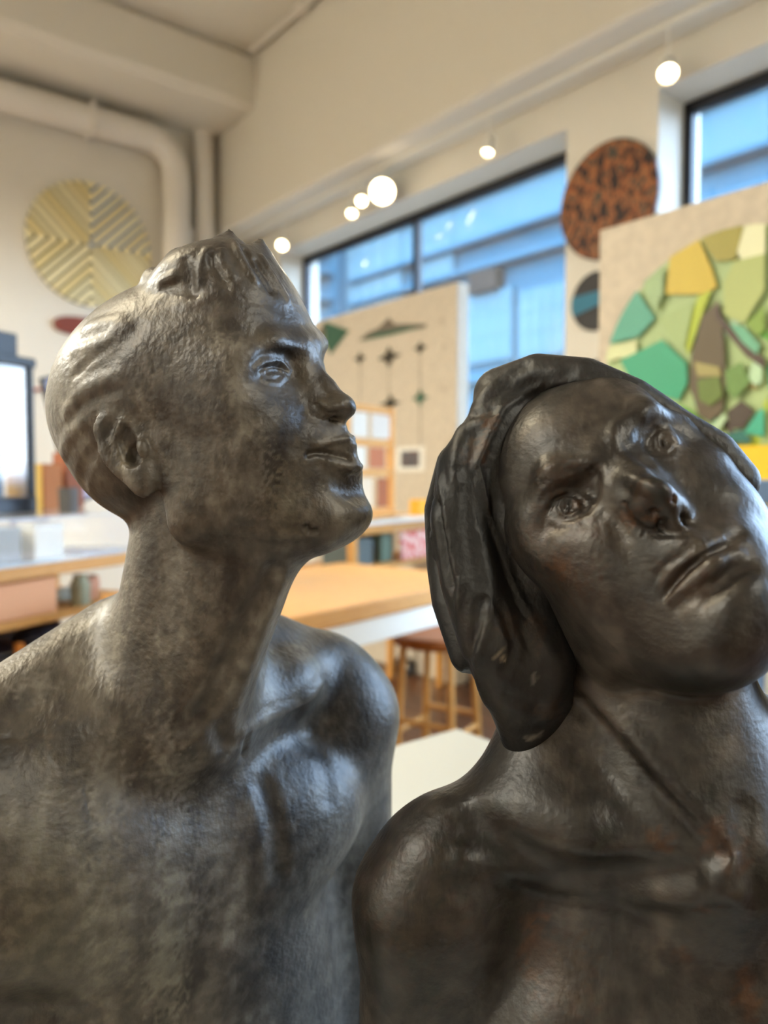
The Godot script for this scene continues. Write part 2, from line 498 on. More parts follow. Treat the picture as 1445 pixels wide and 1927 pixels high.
func left_counter() -> void:
	var c := thing("display_counter", "long wooden counter with glass case on top and open shelves below", "counter", Vector3(0.592, 0, -2.739), 28.8)
	part(c, "edge", box(Vector3(2.3, 0.045, 0.6), 0.004), M.wood, Vector3(-0.35, 1.022, -0.3))
	part(c, "top", box(Vector3(2.3, 0.006, 0.6), 0.001), mat(Color(0.72, 0.74, 0.74), 0.12), Vector3(-0.35, 1.048, -0.3))
	for y: float in [0.845, 0.64, 0.1]:
		part(c, "shelf", box(Vector3(2.24, 0.03, 0.56), 0.003), M.wood, Vector3(-0.35, y, -0.31))
	for x: float in [-1.46, -0.45, 0.76]:
		for z: float in [-0.05, -0.56]:
			part(c, "leg", leg_mesh(0.998, 0.05), M.wood, Vector3(x, 0.499, z))
	part(c, "back_panel", box(Vector3(2.2, 0.9, 0.012), 0.002), mat(Color(0.24, 0.17, 0.12), 0.7), Vector3(-0.35, 0.5, -0.592))
	part(c, "front_pane", box(Vector3(2.24, 0.15, 0.004), 0.0), M.glass, Vector3(-0.35, 1.127, -0.03))
	part(c, "back_pane", box(Vector3(2.24, 0.15, 0.004), 0.0), M.glass, Vector3(-0.35, 1.127, -0.57))
	part(c, "lid", box(Vector3(2.26, 0.006, 0.56), 0.001), M.glass, Vector3(-0.35, 1.206, -0.3))
	for x: float in [-1.47, 0.77]:
		part(c, "end_pane", box(Vector3(0.004, 0.15, 0.53), 0.0), M.glass, Vector3(x, 1.127, -0.3))
	part(c, "rail", boxes([[Vector3(-0.35, 1.203, -0.03), Vector3(2.26, 0.006, 0.012)], [Vector3(-0.35, 1.203, -0.57), Vector3(2.26, 0.006, 0.012)]], 0.001), M.steel)
	# inside the case
	on(c, "white_box", box(Vector3(0.135, 0.13, 0.1), 0.003), M.white, Vector3(0.286, 1.117, -0.13), "white box inside the glass case of the counter", "box")
	on(c, "grey_box", box(Vector3(0.24, 0.12, 0.14), 0.003), mat(Color(0.55, 0.57, 0.57), 0.5), Vector3(0.05, 1.112, -0.16), "wide grey box inside the glass case at the left edge", "box")
	on(c, "brochure", box(Vector3(0.2, 0.004, 0.26), 0.0005), mat(Color(0.70, 0.72, 0.80), 0.4), Vector3(0.52, 1.0535, -0.18), "pale blue brochure lying flat inside the glass case", "brochure")
	var mg := on(c, "magazine", box(Vector3(0.19, 0.12, 0.006), 0.0005), mat(Color(0.75, 0.68, 0.70), 0.5), Vector3(0.52, 1.114, -0.42), "pinkish magazine propped up inside the glass case", "magazine")
	mg.rotation_degrees.x = -8
	# on the lid
	var k := thing("display_cabinet", "black-framed glass cabinet standing on the counter at the left edge", "cabinet", c.to_global(Vector3(0.235, 1.21, -0.40)), 28.8)
	part(k, "base", box(Vector3(0.32, 0.06, 0.3), 0.004), mat(Color(0.05, 0.09, 0.14), 0.4), Vector3(0, 0.03, 0))
	for x: float in [-0.145, 0.145]:
		for z: float in [-0.135, 0.135]:
			part(k, "post", box(Vector3(0.024, 0.49, 0.024), 0.002), M.black, Vector3(x, 0.305, z))
	part(k, "crown", box(Vector3(0.33, 0.035, 0.31), 0.004), M.black, Vector3(0, 0.5675, 0))
	part(k, "head", box(Vector3(0.24, 0.09, 0.22), 0.004), M.black, Vector3(0.0, 0.63, 0))
	part(k, "pane", box(Vector3(0.266, 0.49, 0.004), 0.0), M.glass, Vector3(0, 0.305, 0.135))
	part(k, "back_board", box(Vector3(0.266, 0.49, 0.006), 0.0), mat(Color(0.55, 0.60, 0.62), 0.5), Vector3(0, 0.305, -0.135))
	part(k, "shelf", box(Vector3(0.26, 0.008, 0.24), 0.001), M.glass, Vector3(0, 0.30, 0))
	on(k, "blue_carton", box(Vector3(0.07, 0.17, 0.06), 0.002), mat(Color(0.08, 0.28, 0.42), 0.4), Vector3(0.05, 0.1455, 0.03), "blue carton inside the black-framed cabinet", "carton")
	on(k, "white_carton", box(Vector3(0.06, 0.11, 0.06), 0.002), M.white, Vector3(-0.05, 0.115, 0.05), "small white carton beside the blue one in the cabinet", "carton")
	on(k, "glass_tumbler", lathe([Vector2(0, 0), Vector2(0.03, 0), Vector2(0.034, 0.09), Vector2(0.031, 0.09), Vector2(0.028, 0.005), Vector2(0, 0.005)], 24), mat(Color(0.72, 0.76, 0.80), 0.1), Vector3(0.03, 0.304, 0.04), "pale tumbler on the shelf of the black-framed cabinet", "tumbler")
	on(c, "yellow_book", box(Vector3(0.07, 0.19, 0.12), 0.003), mat(Color(0.88, 0.66, 0.22), 0.6), Vector3(0.472, 1.304, -0.40), "upright yellow book on the counter beside the cabinet", "book")
	on(c, "wooden_block", box(Vector3(0.10, 0.24, 0.08), 0.004), mat(Color(0.52, 0.27, 0.12), 0.6), Vector3(0.725, 1.33, -0.42), "brown wooden block standing on the counter", "block")
	on(c, "cardboard_box", box(Vector3(0.10, 0.19, 0.10), 0.003), mat(Color(0.66, 0.40, 0.20), 0.7), Vector3(0.592, 1.305, -0.42), "tan cardboard box on the counter between yellow book and brown block", "box")
	on(c, "grey_cup", lathe([Vector2(0, 0), Vector2(0.034, 0), Vector2(0.037, 0.095), Vector2(0.033, 0.095), Vector2(0.030, 0.006), Vector2(0, 0.006)], 28), mat(Color(0.33, 0.32, 0.31), 0.5), Vector3(0.42, 1.21, -0.12), "matt grey cup on the counter before the yellow book", "cup")
	var fr := thing("leaning_frame", "thin black-edged picture frame leaning sideways on the counter", "frame", c.to_global(Vector3(0.838, 1.212, -0.51)), 28.8)
	fr.rotation_degrees.z = 17.0
	part(fr, "edge", boxes([[Vector3(0.006, 0.29, 0), Vector3(0.012, 0.58, 0.02)], [Vector3(0.3, 0.29, 0), Vector3(0.012, 0.58, 0.02)], [Vector3(0.153, 0.574, 0), Vector3(0.306, 0.012, 0.02)], [Vector3(0.153, 0.006, 0), Vector3(0.306, 0.012, 0.02)]], 0.001), M.black)
	part(fr, "picture", box(Vector3(0.282, 0.556, 0.006), 0.0), mat(Color(0.70, 0.69, 0.76), 0.3), Vector3(0.153, 0.29, 0))
	# on the shelf below
	on(c, "wooden_crate", box(Vector3(0.36, 0.13, 0.22), 0.006), mat(Color(0.84, 0.60, 0.42), 0.65), Vector3(0.09, 0.926, -0.14), "peach-coloured wooden crate on the upper shelf of the counter", "crate")
	on(c, "paper_roll", pipe([Vector3(-0.09, 0, 0), Vector3(0.09, 0, 0.02)], 0.028, 18), mat(Color(0.62, 0.60, 0.52), 0.8), Vector3(0.38, 0.889, -0.20), "pale roll of paper lying beside the peach crate", "roll")
	on(c, "clay_pot", lathe([Vector2(0, 0), Vector2(0.035, 0), Vector2(0.05, 0.05), Vector2(0.044, 0.09), Vector2(0.038, 0.09), Vector2(0.04, 0.02), Vector2(0, 0.02)], 24), mat(Color(0.78, 0.55, 0.42), 0.7), Vector3(0.55, 0.861, -0.16), "pinkish clay pot on the upper shelf beside the paper roll", "pot")
	on(c, "tool_case", box(Vector3(0.36, 0.10, 0.26), 0.012), mat(Color(0.09, 0.10, 0.13), 0.4), Vector3(0.02, 0.706, -0.16), "dark tool case on the lower shelf of the counter", "case")
	on(c, "plastic_bag", lathe([Vector2(0, 0), Vector2(0.09, 0.0), Vector2(0.12, 0.05), Vector2(0.10, 0.11), Vector2(0.05, 0.15), Vector2(0, 0.14)], 11), mat(Color(0.23, 0.24, 0.29), 0.3), Vector3(0.33, 0.656, -0.17), "dark grey plastic bag slumped on the lower shelf", "bag")
	on(c, "orange_offcut", slab(PackedVector2Array([Vector2(-0.05, 0), Vector2(0.06, 0), Vector2(0.01, 0.14)]), 0.03), mat(Color(0.80, 0.45, 0.16), 0.6), Vector3(0.50, 0.656, -0.05), "orange triangular wood offcut on the lower shelf", "offcut")
	on(c, "timber_wedge", slab(PackedVector2Array([Vector2(-0.03, 0), Vector2(0.06, 0), Vector2(-0.01, 0.13), Vector2(-0.03, 0.13)]), 0.02), mat(Color(0.84, 0.52, 0.20), 0.6), Vector3(0.10, 0.656, -0.005), "long orange timber wedge on the lower shelf in front of the tool case", "wedge")
	on(c, "glass_jar", lathe([Vector2(0, 0), Vector2(0.035, 0), Vector2(0.037, 0.08), Vector2(0.026, 0.1), Vector2(0.026, 0.115), Vector2(0, 0.115)], 22), mat(Color(0.60, 0.60, 0.50), 0.15), Vector3(0.42, 0.861, -0.07), "olive jar at the front of the counter's upper shelf", "jar")

# ---------------------------------------------------------------- pictures and panels
func quad_slats(parent: Node3D, r: float) -> void:
	var cream := [mat(Color(0.97, 0.91, 0.70), 0.6), mat(Color(0.95, 0.88, 0.64), 0.6), mat(Color(0.92, 0.88, 0.70), 0.6), mat(Color(0.98, 0.94, 0.76), 0.6)]
	var olive := mat(Color(0.50, 0.45, 0.29), 0.7)
	var blue := mat(Color(0.20, 0.43, 0.66), 0.6)
	part(parent, "backing", slab(circle_poly(r, 72), 0.02), mat(Color(0.46, 0.47, 0.44), 0.8), Vector3(0, 0, 0.02))
	var ring := circle_poly(r, 72)
	var pitch := 0.0655
	for q in 4:
		var sx := 1.0 if q % 2 == 0 else -1.0
		var sy := 1.0 if q < 2 else -1.0
		var quarter := PackedVector2Array([Vector2(0, 0), Vector2(sx * 0.6, 0), Vector2(sx * 0.6, sy * 0.6), Vector2(0, sy * 0.6)])
		var n := Vector2(-sx, sy).normalized()      # across the slats of this quarter
		var along := Vector2(n.y, -n.x)
		for i in range(-6, 7):
			for kind in 2:
				var wide := pitch * (0.60 if kind == 0 else 0.30)
				var c := n * (pitch * (i + (0.5 if kind == 1 else 0.0)))
				var strip := PackedVector2Array([c - along * 0.8 - n * wide / 2, c + along * 0.8 - n * wide / 2, c + along * 0.8 + n * wide / 2, c - along * 0.8 + n * wide / 2])
				for piece in Geometry2D.intersect_polygons(strip, quarter):
					for cut in Geometry2D.intersect_polygons(piece, ring):
						if cut.size() < 3:
							continue
						var is_blue := kind == 1 and sx > 0 and sy > 0
						var m: Material = cream[(i + q + 8) % 4] if kind == 0 else blue if is_blue else olive
						part(parent, "slat" if kind == 0 else "inlay_strip", slab(cut, 0.016 if kind == 0 else 0.010), m, Vector3(0, 0, 0.036 if kind == 0 else 0.031))
	part(parent, "centre_stud", slab(circle_poly(0.022, 20), 0.02), blue, Vector3(0, 0, 0.042))

func wall_art() -> void:
	var ch := thing("slatted_disc", "round wall piece of cream chevron slats with blue strips", "wall art", Vector3(2.13, 3.227, -6.498))
	quad_slats(ch, 0.495)
	var pd := thing("wall_paddle", "red-brown wooden paddle hung level on the back wall", "paddle", Vector3(2.15, 2.56, -6.497))
	var blade := PackedVector2Array()
	for i in 40:
		var a := TAU * i / 40.0
		blade.append(Vector2(-0.02 + 0.30 * signf(cos(a)) * pow(absf(cos(a)), 0.6), 0.075 * signf(sin(a)) * pow(absf(sin(a)), 0.7)))
	part(pd, "blade", slab(blade, 0.03), mat(Color(0.55, 0.23, 0.13), 0.5, 0.0, noise_tex(77, 0.03, 3, [0.0, 1.0], [Color(0.75, 0.75, 0.75), Color(1, 1, 1)], 256), Vector3(2, 12, 2)), Vector3(0, 0, 0.035))
	part(pd, "handle", pipe([Vector3(0.26, 0, 0.018), Vector3(0.9, 0, 0.018)], 0.016, 12), M.wood_dark)
	tag(part(self, "wall_rod", pipe([Vector3(1.62, 2.02, -6.485), Vector3(1.80, 2.04, -6.485)], 0.012, 10), mat(Color(0.62, 0.24, 0.18), 0.5)), "thin red rod fixed to the back wall", "rod")
	# discs on the column
	var rust := thing("rust_disc", "large round picture in rust, ochre and black on the column", "picture", Vector3(3.598, 2.83, -2.551), -90)
	var rt := noise_tex(61, 0.018, 5, [0.0, 0.34, 0.42, 0.48, 0.54, 0.60, 0.70], [Color(0.08, 0.06, 0.06), Color(0.20, 0.12, 0.08), Color(0.45, 0.22, 0.08), Color(0.62, 0.33, 0.12), Color(0.52, 0.42, 0.30), Color(0.70, 0.36, 0.13), Color(0.26, 0.24, 0.20)])
	part(rust, "print", slab(circle_poly(0.306, 64), 0.02), mat(Color.WHITE, 0.6, 0.0, rt, Vector3(1.5, 0.9, 1.5)), Vector3(0, 0, 0.022))
	part(rust, "rim", lathe([Vector2(0.307, 0), Vector2(0.311, 0), Vector2(0.311, 0.02), Vector2(0.307, 0.02), Vector2(0.307, 0)], 64), M.dark_frame, Vector3(0, 0, 0.001), Vector3(90, 0, 0))
	var sm := thing("small_disc", "small round picture with teal band between dark halves", "picture", Vector3(3.598, 2.308, -2.62), -90)
	part(sm, "ground", slab(circle_poly(0.16, 48), 0.014), mat(Color(0.09, 0.075, 0.075), 0.5), Vector3(0, 0, 0.016))
	for cut in Geometry2D.intersect_polygons(circle_poly(0.16, 48), PackedVector2Array([Vector2(-0.2, -0.075), Vector2(0.2, 0.015), Vector2(0.2, 0.06), Vector2(-0.2, 0.04)])):
		part(sm, "band", slab(cut, 0.004), mat(Color(0.06, 0.42, 0.53), 0.5), Vector3(0, 0, 0.02))
	var low := thing("lower_disc", "round dusky violet picture lowest on the column", "picture", Vector3(3.598, 1.83, -2.56), -90)
	part(low, "print", slab(circle_poly(0.16, 48), 0.014), mat(Color(0.36, 0.32, 0.36), 0.6), Vector3(0, 0, 0.016))
	part(low, "rim", lathe([Vector2(0.161, 0), Vector2(0.165, 0), Vector2(0.165, 0.014), Vector2(0.161, 0.014), Vector2(0.161, 0)], 48), M.dark_frame, Vector3(0, 0, 0.001), Vector3(90, 0, 0))
	# board with prints
	var b := thing("print_board", "tall cream partition board with printed stars and mountains", "partition", Vector3(3.42, -0.049, -4.351), -90)
	b.scale = Vector3.ONE * 1.036
	part(b, "panel", box(Vector3(1.572, 2.47, 0.10), 0.006), M.panel, Vector3(0, 1.287, -0.052))
	var ink := mat(Color(0.22, 0.20, 0.15), 0.8)
	var green := mat(Color(0.22, 0.36, 0.28), 0.8)
	var grey := mat(Color(0.42, 0.38, 0.33), 0.8)
	var faint := mat(Color(0.70, 0.65, 0.58), 0.8)
	# x along the board runs towards the viewer's right: x = z + 4.2
	motif(b, [[-0.626, 2.502], [-0.317, 2.389], [-0.55, 2.248], [-0.618, 2.335]], green)
	motif(b, [[-0.724, 2.418], [-0.63, 2.493], [-0.63, 2.365]], grey)
	motif(b, [[-0.206, 2.299], [-0.114, 2.341], [0.019, 2.358], [0.134, 2.411], [0.19, 2.359], [0.519, 2.309], [0.494, 2.288], [0.134, 2.306]], grey)
	motif(b, [[-0.17, 2.296], [0.0, 2.325], [0.134, 2.32], [0.3, 2.318], [0.50, 2.296], [0.134, 2.29]], green, 0.005)
	for q: Array in [[0.134, 2.148, 0.13, 0.075], [-0.191, 2.177, 0.075, 0.05], [0.45, 2.169, 0.07, 0.045], [0.451, 1.849, 0.085, 0.06], [0.148, 1.837, 0.12, 0.06]]:
		star(b, q[0], q[1], q[2], q[3], ink if q[0] < 0.4 else green if q[1] < 2 else ink)
		part(b, "stem_line", box(Vector3(0.004, 0.24, 0.001), 0.0), grey, Vector3(q[0], q[1] - 0.18, 0.0006))
	for q: Array in [[0.653, 2.313], [0.672, 2.147], [0.677, 1.888]]:
		star(b, q[0], q[1], 0.035, 0.025, faint)
	var ph := thing("pinned_photo", "small dark landscape photo with white border pinned to the partition", "photo", Vector3(3.419, 1.464, -3.982), -90)
	part(ph, "border", box(Vector3(0.29, 0.165, 0.003), 0.0005), M.white, Vector3(0, 0, 0.0015))
	part(ph, "print", box(Vector3(0.19, 0.11, 0.002), 0.0003), mat(Color.WHITE, 0.5, 0.0, noise_tex(83, 0.02, 3, [0.0, 0.5, 1.0], [Color(0.18, 0.18, 0.2), Color(0.36, 0.35, 0.36), Color(0.40, 0.22, 0.14)], 128), Vector3(6, 6, 6)), Vector3(0, 0, 0.004))
	# canvas with the green circle
	var g := thing("green_circle_panel", "large cream panel with circle of green, yellow and teal shapes", "picture", Vector3(2.2, 0, -1.144), -90)
	part(g, "panel", box(Vector3(0.904, 1.80, 0.04), 0.003), M.panel, Vector3(0.0, 1.268, -0.021))
	for x: float in [-0.36, 0.36]:
		part(g, "easel_leg", box(Vector3(0.04, 0.37, 0.04), 0.003), M.wood, Vector3(x, 0.185, -0.021))
		part(g, "foot", box(Vector3(0.04, 0.02, 0.12), 0.003), M.wood, Vector3(x, 0.01, -0.021))
	var disc := circle_poly(0.42, 80)
	part(g, "ground_disc", slab(disc, 0.003), mat(Color(0.62, 0.70, 0.47), 0.5), Vector3(0, 1.641, 0.003))
	var shapes: Array = [
		[[0.183, 0.379, 0.089, 0.410, 0.047, 0.315, 0.030, 0.259, 0.074, 0.246, 0.196, 0.268], Color8(190, 165, 45)],
		[[0.089, 0.420, 0.011, 0.433, -0.047, 0.429, -0.023, 0.327, 0.037, 0.334], Color8(150, 140, 50)],
		[[-0.048, 0.416, -0.106, 0.416, -0.108, 0.324, -0.045, 0.312, -0.028, 0.346], Color8(215, 215, 175)],
		[[0.296, 0.298, 0.243, 0.220, 0.229, 0.201, 0.287, 0.152, 0.416, 0.140, 0.355, 0.238], Color8(70, 150, 125)],
		[[0.416, 0.134, 0.293, 0.142, 0.292, 0.095, 0.408, 0.086], Color8(195, 200, 150)],
		[[0.353, 0.085, 0.203, 0.130, 0.123, 0.053, 0.116, -0.008, 0.144, -0.061, 0.264, -0.023, 0.318, 0.023], Color8(40, 150, 110)],
		[[0.086, 0.243, 0.046, 0.252, 0.068, 0.202, 0.095, 0.126, 0.117, 0.069, 0.124, 0.102, 0.108, 0.198], Color8(165, 180, 40)],
		[[0.023, 0.221, 0.073, 0.182, 0.105, 0.067, 0.109, -0.019, 0.078, -0.109, 0.044, -0.133, 0.005, -0.103, -0.004, -0.019, 0.004, 0.087], Color8(85, 70, 40)],
		[[0.034, 0.207, 0.006, 0.161, -0.049, 0.090, -0.114, 0.036, -0.115, 0.006, -0.061, 0.048, -0.006, 0.117, 0.033, 0.175], Color8(70, 50, 35)],
		[[-0.023, 0.322, -0.108, 0.324, -0.110, 0.223, -0.054, 0.141, 0.006, 0.176, 0.008, 0.271], Color8(165, 175, 105)],
		[[-0.059, 0.140, -0.111, 0.183, -0.113, 0.112, -0.091, 0.100], Color8(120, 150, 50)],
		[[-0.011, 0.148, -0.054, 0.131, -0.101, 0.073, -0.092, 0.049, -0.049, 0.090], Color8(100, 165, 130)],
		[[-0.082, 0.030, -0.108, 0.012, -0.109, -0.029, -0.089, -0.037, -0.068, -0.015], Color8(170, 200, 160)],
		[[-0.011, -0.104, -0.053, -0.076, -0.090, -0.109, -0.060, -0.154, -0.018, -0.157], Color8(60, 45, 30)],
		[[0.038, -0.144, -0.000, -0.108, -0.011, -0.125, 0.015, -0.161], Color8(165, 190, 150)],
		[[-0.060, -0.169, -0.101, -0.110, -0.118, -0.101, -0.119, -0.182], Color8(50, 160, 130)],
		[[0.009, -0.177, -0.055, -0.159, -0.087, -0.196, -0.002, -0.193], Color8(20, 100, 90)],
		[[0.150, -0.066, 0.096, -0.097, 0.055, -0.143, 0.077, -0.163], Color8(90, 150, 50)],
		[[0.217, 0.199, 0.097, 0.229, 0.118, 0.129, 0.129, 0.087, 0.178, 0.137], Color8(150, 170, 110)],
		[[0.270, 0.316, 0.201, 0.358, 0.199, 0.269, 0.230, 0.218], Color8(140, 165, 115)],
		[[-0.003, 0.013, -0.051, 0.033, -0.078, -0.026, -0.032, -0.074, -0.007, -0.040], Color8(95, 130, 55)],
		[[0.093, 0.050, 0.014, 0.025, 0.008, -0.002, 0.081, 0.005], Color8(150, 140, 80)],
		[[0.081, -0.006, 0.013, -0.002, 0.001, -0.061, 0.039, -0.085, 0.074, -0.066], Color8(90, 110, 30)]
	]
	for half in 2:
		for k in shapes.size():
			var poly := PackedVector2Array()
			var l: Array = shapes[k][0]
			for i in range(0, l.size(), 2):
				poly.append(Vector2(-l[i], l[i + 1]) * (1.0 if half == 0 else -1.0))
			for cut in Geometry2D.intersect_polygons(poly, disc):
				if half == 1 and k % 3 == 1:
					continue
				part(g, "paper_shape", slab(cut, 0.001), mat(shapes[k][1], 0.5), Vector3(0, 1.641, 0.0036 + 0.0004 * k + (0.012 if half == 0 else 0.0)))

func motif(b: Node3D, l: Array, m: Material, z := 0.003) -> void:
	var p := PackedVector2Array()
	for q: Array in l:
		p.append(Vector2(q[0], q[1]))
	part(b, "motif", slab(p, 0.002), m, Vector3(0, 0, z))

func star(b: Node3D, x: float, y: float, rx: float, ry: float, m: Material) -> void:
	var p := PackedVector2Array()
	for i in 8:
		var a := TAU * i / 8.0
		var k := 1.0 if i % 2 == 0 else 0.42
		p.append(Vector2(x + rx * k * cos(a), y + ry * k * sin(a)))
	part(b, "star", slab(p, 0.002), m, Vector3(0, 0, 0.003))

# ---------------------------------------------------------------- lamps
func lamps() -> void:
	var tr := setting("trim_2")
	part(tr, "track", box(Vector3(0.035, 0.03, 8.0), 0.003), M.white, Vector3(3.43, 3.499, -2.4))
	var glow := StandardMaterial3D.new()
	glow.albedo_color = Color(1, 0.95, 0.85)
	glow.emission_enabled = true
	glow.emission = Color(1.0, 0.90, 0.72)
	glow.emission_energy_multiplier = 14.0
	var where := ["nearest the right window", "above the middle of the far window", "bright beside the mullion", "in the cluster left of the brightest lamp", "lowest in the lamp cluster", "farthest, beside the man's quiff"]
	var aim := [Vector3(-0.5, -0.7, 0.35), Vector3(-0.35, -0.85, 0.1), Vector3(-0.62, -0.45, 0.62), Vector3(-0.5, -0.5, 0.6), Vector3(-0.4, -0.7, 0.4), Vector3(-0.5, -0.5, 0.55)]
	var at := [Vector3(3.43, 3.275, -2.11), Vector3(3.43, 3.285, -3.29), Vector3(3.43, 3.335, -4.30), Vector3(3.43, 3.335, -4.54), Vector3(3.43, 3.28, -4.66), Vector3(3.43, 3.272, -5.64)]
	var size := [0.045, 0.032, 0.085, 0.036, 0.034, 0.042]
	for i in 6:
		spotlight(at[i], aim[i], size[i], glow, "white track spot lamp " + where[i], "track spots over the window", 1.2 if i == 2 else 0.6, 3.5)
	# second track out of view, up to the left behind the busts: the hard warm light on brow and shoulder
	var tr2 := setting("trim_3")
	part(tr2, "track", box(Vector3(6.6, 0.03, 0.035), 0.003), M.white, Vector3(-0.6, 3.98, -2.3))
	part(tr2, "hanger", pipe([Vector3(-2.5, 3.99, -2.3), Vector3(-2.5, 4.82, -2.3)], 0.008, 8), M.white)
	part(tr2, "hanger", pipe([Vector3(1.5, 3.99, -2.3), Vector3(1.5, 4.82, -2.3)], 0.008, 8), M.white)
	spotlight(Vector3(-0.85, 3.75, -2.3), Vector3(1.15, -2.35, 1.75), 0.045, glow, "white track spot lamp aimed at the busts from the left", "", 5.5, 3.98)
	# long pendant lights out of view, added as warm fill for room and busts
	var warm := StandardMaterial3D.new()
	warm.albedo_color = Color(1, 0.96, 0.9)
	warm.emission_enabled = true
	warm.emission = Color(1.0, 0.98, 0.91)
	warm.emission_energy_multiplier = 3.0
	var n := 0
	for p: Vector3 in [Vector3(-1.7, 3.6, -4.5), Vector3(-2.7, 3.6, -1.4), Vector3(1.0, 3.6, 2.6)]:
		var l := thing("added_pendant", "added unseen fill light, long white pendant hanging %s" % ["by the back wall", "at the left of the room", "behind the viewer"][n], "lamp", p, 0, "added fill pendants")
		part(l, "housing", box(Vector3(0.22, 0.06, 1.5), 0.01), M.white, Vector3(0, 0.04, 0))
		part(l, "diffuser", box(Vector3(0.2, 0.012, 1.46), 0.003), warm, Vector3(0, 0.003, 0))
		for z: float in [-0.6, 0.6]:
			part(l, "cable", pipe([Vector3(0, 0.07, z), Vector3(0, 1.22, z)], 0.003, 6), M.steel)
		var al := AreaLight3D.new()
		al.name = "pendant_fill"
		al.area_size = Vector2(0.2, 1.46)
		al.light_color = Color(1.0, 0.98, 0.91)
		al.light_energy = [43.0, 15.0, 9.0][n]
		al.shadow_enabled = true
		al.area_range = 14.0
		al.rotation_degrees.x = -90
		al.position.y = -0.012
		l.add_child(al)
		n += 1

func spotlight(p: Vector3, aim: Vector3, r: float, glow: Material, label: String, group: String, power: float, track_y: float) -> void:
	var l := thing("track_spot", label, "lamp", p, 0, group)
	var d := aim.normalized()
	var q := Quaternion(Vector3.DOWN, d)
	part(l, "stem", pipe([Vector3(0, track_y - 0.012 - p.y, 0), -d * 0.06], 0.008, 8), M.white)
	var can := part(l, "can", lathe([Vector2(0.0, 0.12), Vector2(r * 0.75, 0.12), Vector2(r * 0.95, 0.1), Vector2(r * 1.05, 0.0), Vector2(r * 0.98, -0.012), Vector2(r * 0.95, 0.0), Vector2(r * 0.7, 0.06), Vector2(0, 0.06)], 24), M.white)
	can.quaternion = q
	var lens := part(l, "bulb", lathe([Vector2(0, -0.006), Vector2(r * 0.6, -0.004), Vector2(r * 0.93, 0.004), Vector2(r * 0.6, 0.03), Vector2(0, 0.03)], 24), glow)
	lens.quaternion = q
	var s := SpotLight3D.new()
	s.name = "spot_glow"
	s.light_color = Color(1.0, 0.94, 0.80)
	s.light_energy = power
	s.light_size = r
	s.spot_angle = 34.0
	s.spot_angle_attenuation = 0.6
	s.spot_range = 14.0
	s.spot_attenuation = 2.0
	s.shadow_enabled = true
	l.add_child(s)
	s.position = d * 0.02
	s.quaternion = Quaternion(Vector3.FORWARD, d)
# ---------------------------------------------------------------- busts
func v3(x: float, y: float, z: float) -> Vector3:
	return Vector3(x, y, z)

# skull, jaw and features about the ear axis: x to the figure's left, y up, z forward, millimetres
func clay_head(s: Sculpt, man: bool) -> void:
	s.ell(v3(0, 40, -19), v3(79, 78, 106), 10)
	s.ell(v3(0, 6, -50), v3(65, 55, 61), 14)
	s.ell(v3(0, 52, 42), v3(58, 48, 51), 16)
	s.ell(v3(0, -14, 50), v3(50, 60, 41), 16)
	s.ell2(v3(43, -2, 55), v3(21, 17, 24), 14, v3(0, 20, 0))
	s.ell2(v3(36, -24, 62), v3(20, 22, 22), 14)
	s.cap2(v3(58, -8, 2), v3(48, -54, 12), 12, 14, 18)
	s.cap2(v3(48, -54, 12), v3(14, -85, 78), 14, 12, 22)
	s.cap(v3(0, -80, 62), v3(0, -78, 25), 22, 24, 24)
	s.ell(v3(0, -50, 42), v3(49, 44, 46), 20)
	s.ell2(v3(46, -26, 34), v3(20, 34, 32), 20)
	s.ell(v3(0, -45, 70), v3(35, 27, 28), 14)
	s.ell(v3(0, -83, 82), v3(21, 15, 16), 12)
	# brow
	s.cap2(v3(8, 33, 88), v3(30, 36, 82), 9, 8, 10)
	s.cap2(v3(30, 36, 82), v3(49, 27, 66), 8, 7, 10)
	# sockets and eyeballs
	s.cap2(v3(50, 27, 63), v3(54, 2, 58), 8, 8, 12)
	s.ell2(v3(54, 20, 42), v3(16, 24, 24), 14)
	s.ell2(v3(31, 18, 93), v3(17, 10.5, 14), 8, v3(0, 22, 0), 1)
	s.ell2(v3(20, 12, 96), v3(8, 11, 13), 8, v3(0, 0, 0), 1)
	s.ell2(v3(32, 16.5, 67.5), v3(15, 12.5, 13), 5)
	# nose
	s.cap(v3(0, 27, 84), v3(0, 0, 97.5), 7, 7, 9)
	s.cap(v3(0, 0, 97.5), v3(0, -14, 105), 7, 9, 7)
	s.cap2(v3(7, 16, 84), v3(11, -12, 90), 6, 8, 9)
	s.ell(v3(0, -16, 105), v3(10, 9.5, 10), 6)
	s.ell2(v3(12, -20, 96), v3(6.5, 7.5, 11), 6, v3(0, -20, 0))
	s.cap(v3(0, -20, 106), v3(0, -31, 97), 4.5, 4.5, 5)
	s.ell2(v3(6.8, -28.5, 99), v3(2.6, 3.4, 5), 2.5, v3(0, -15, 0), 1)
	# mouth
	s.ell(v3(0, -41, 89), v3(13, 9, 13), 8)
	s.cap2(v3(0, -45.5, 98), v3(22, -50, 87), 5, 2.5, 5)
	s.cap2(v3(0, -56, 97), v3(19, -53, 88), 5.5, 3, 5)
	s.cap2(v3(0, -50.7, 107), v3(26, -51, 93), 2.6, 2.6, 5, 1)
	s.ell(v3(0, -68, 101), v3(18, 5.5, 8), 8, v3(0, 0, 0), 1)

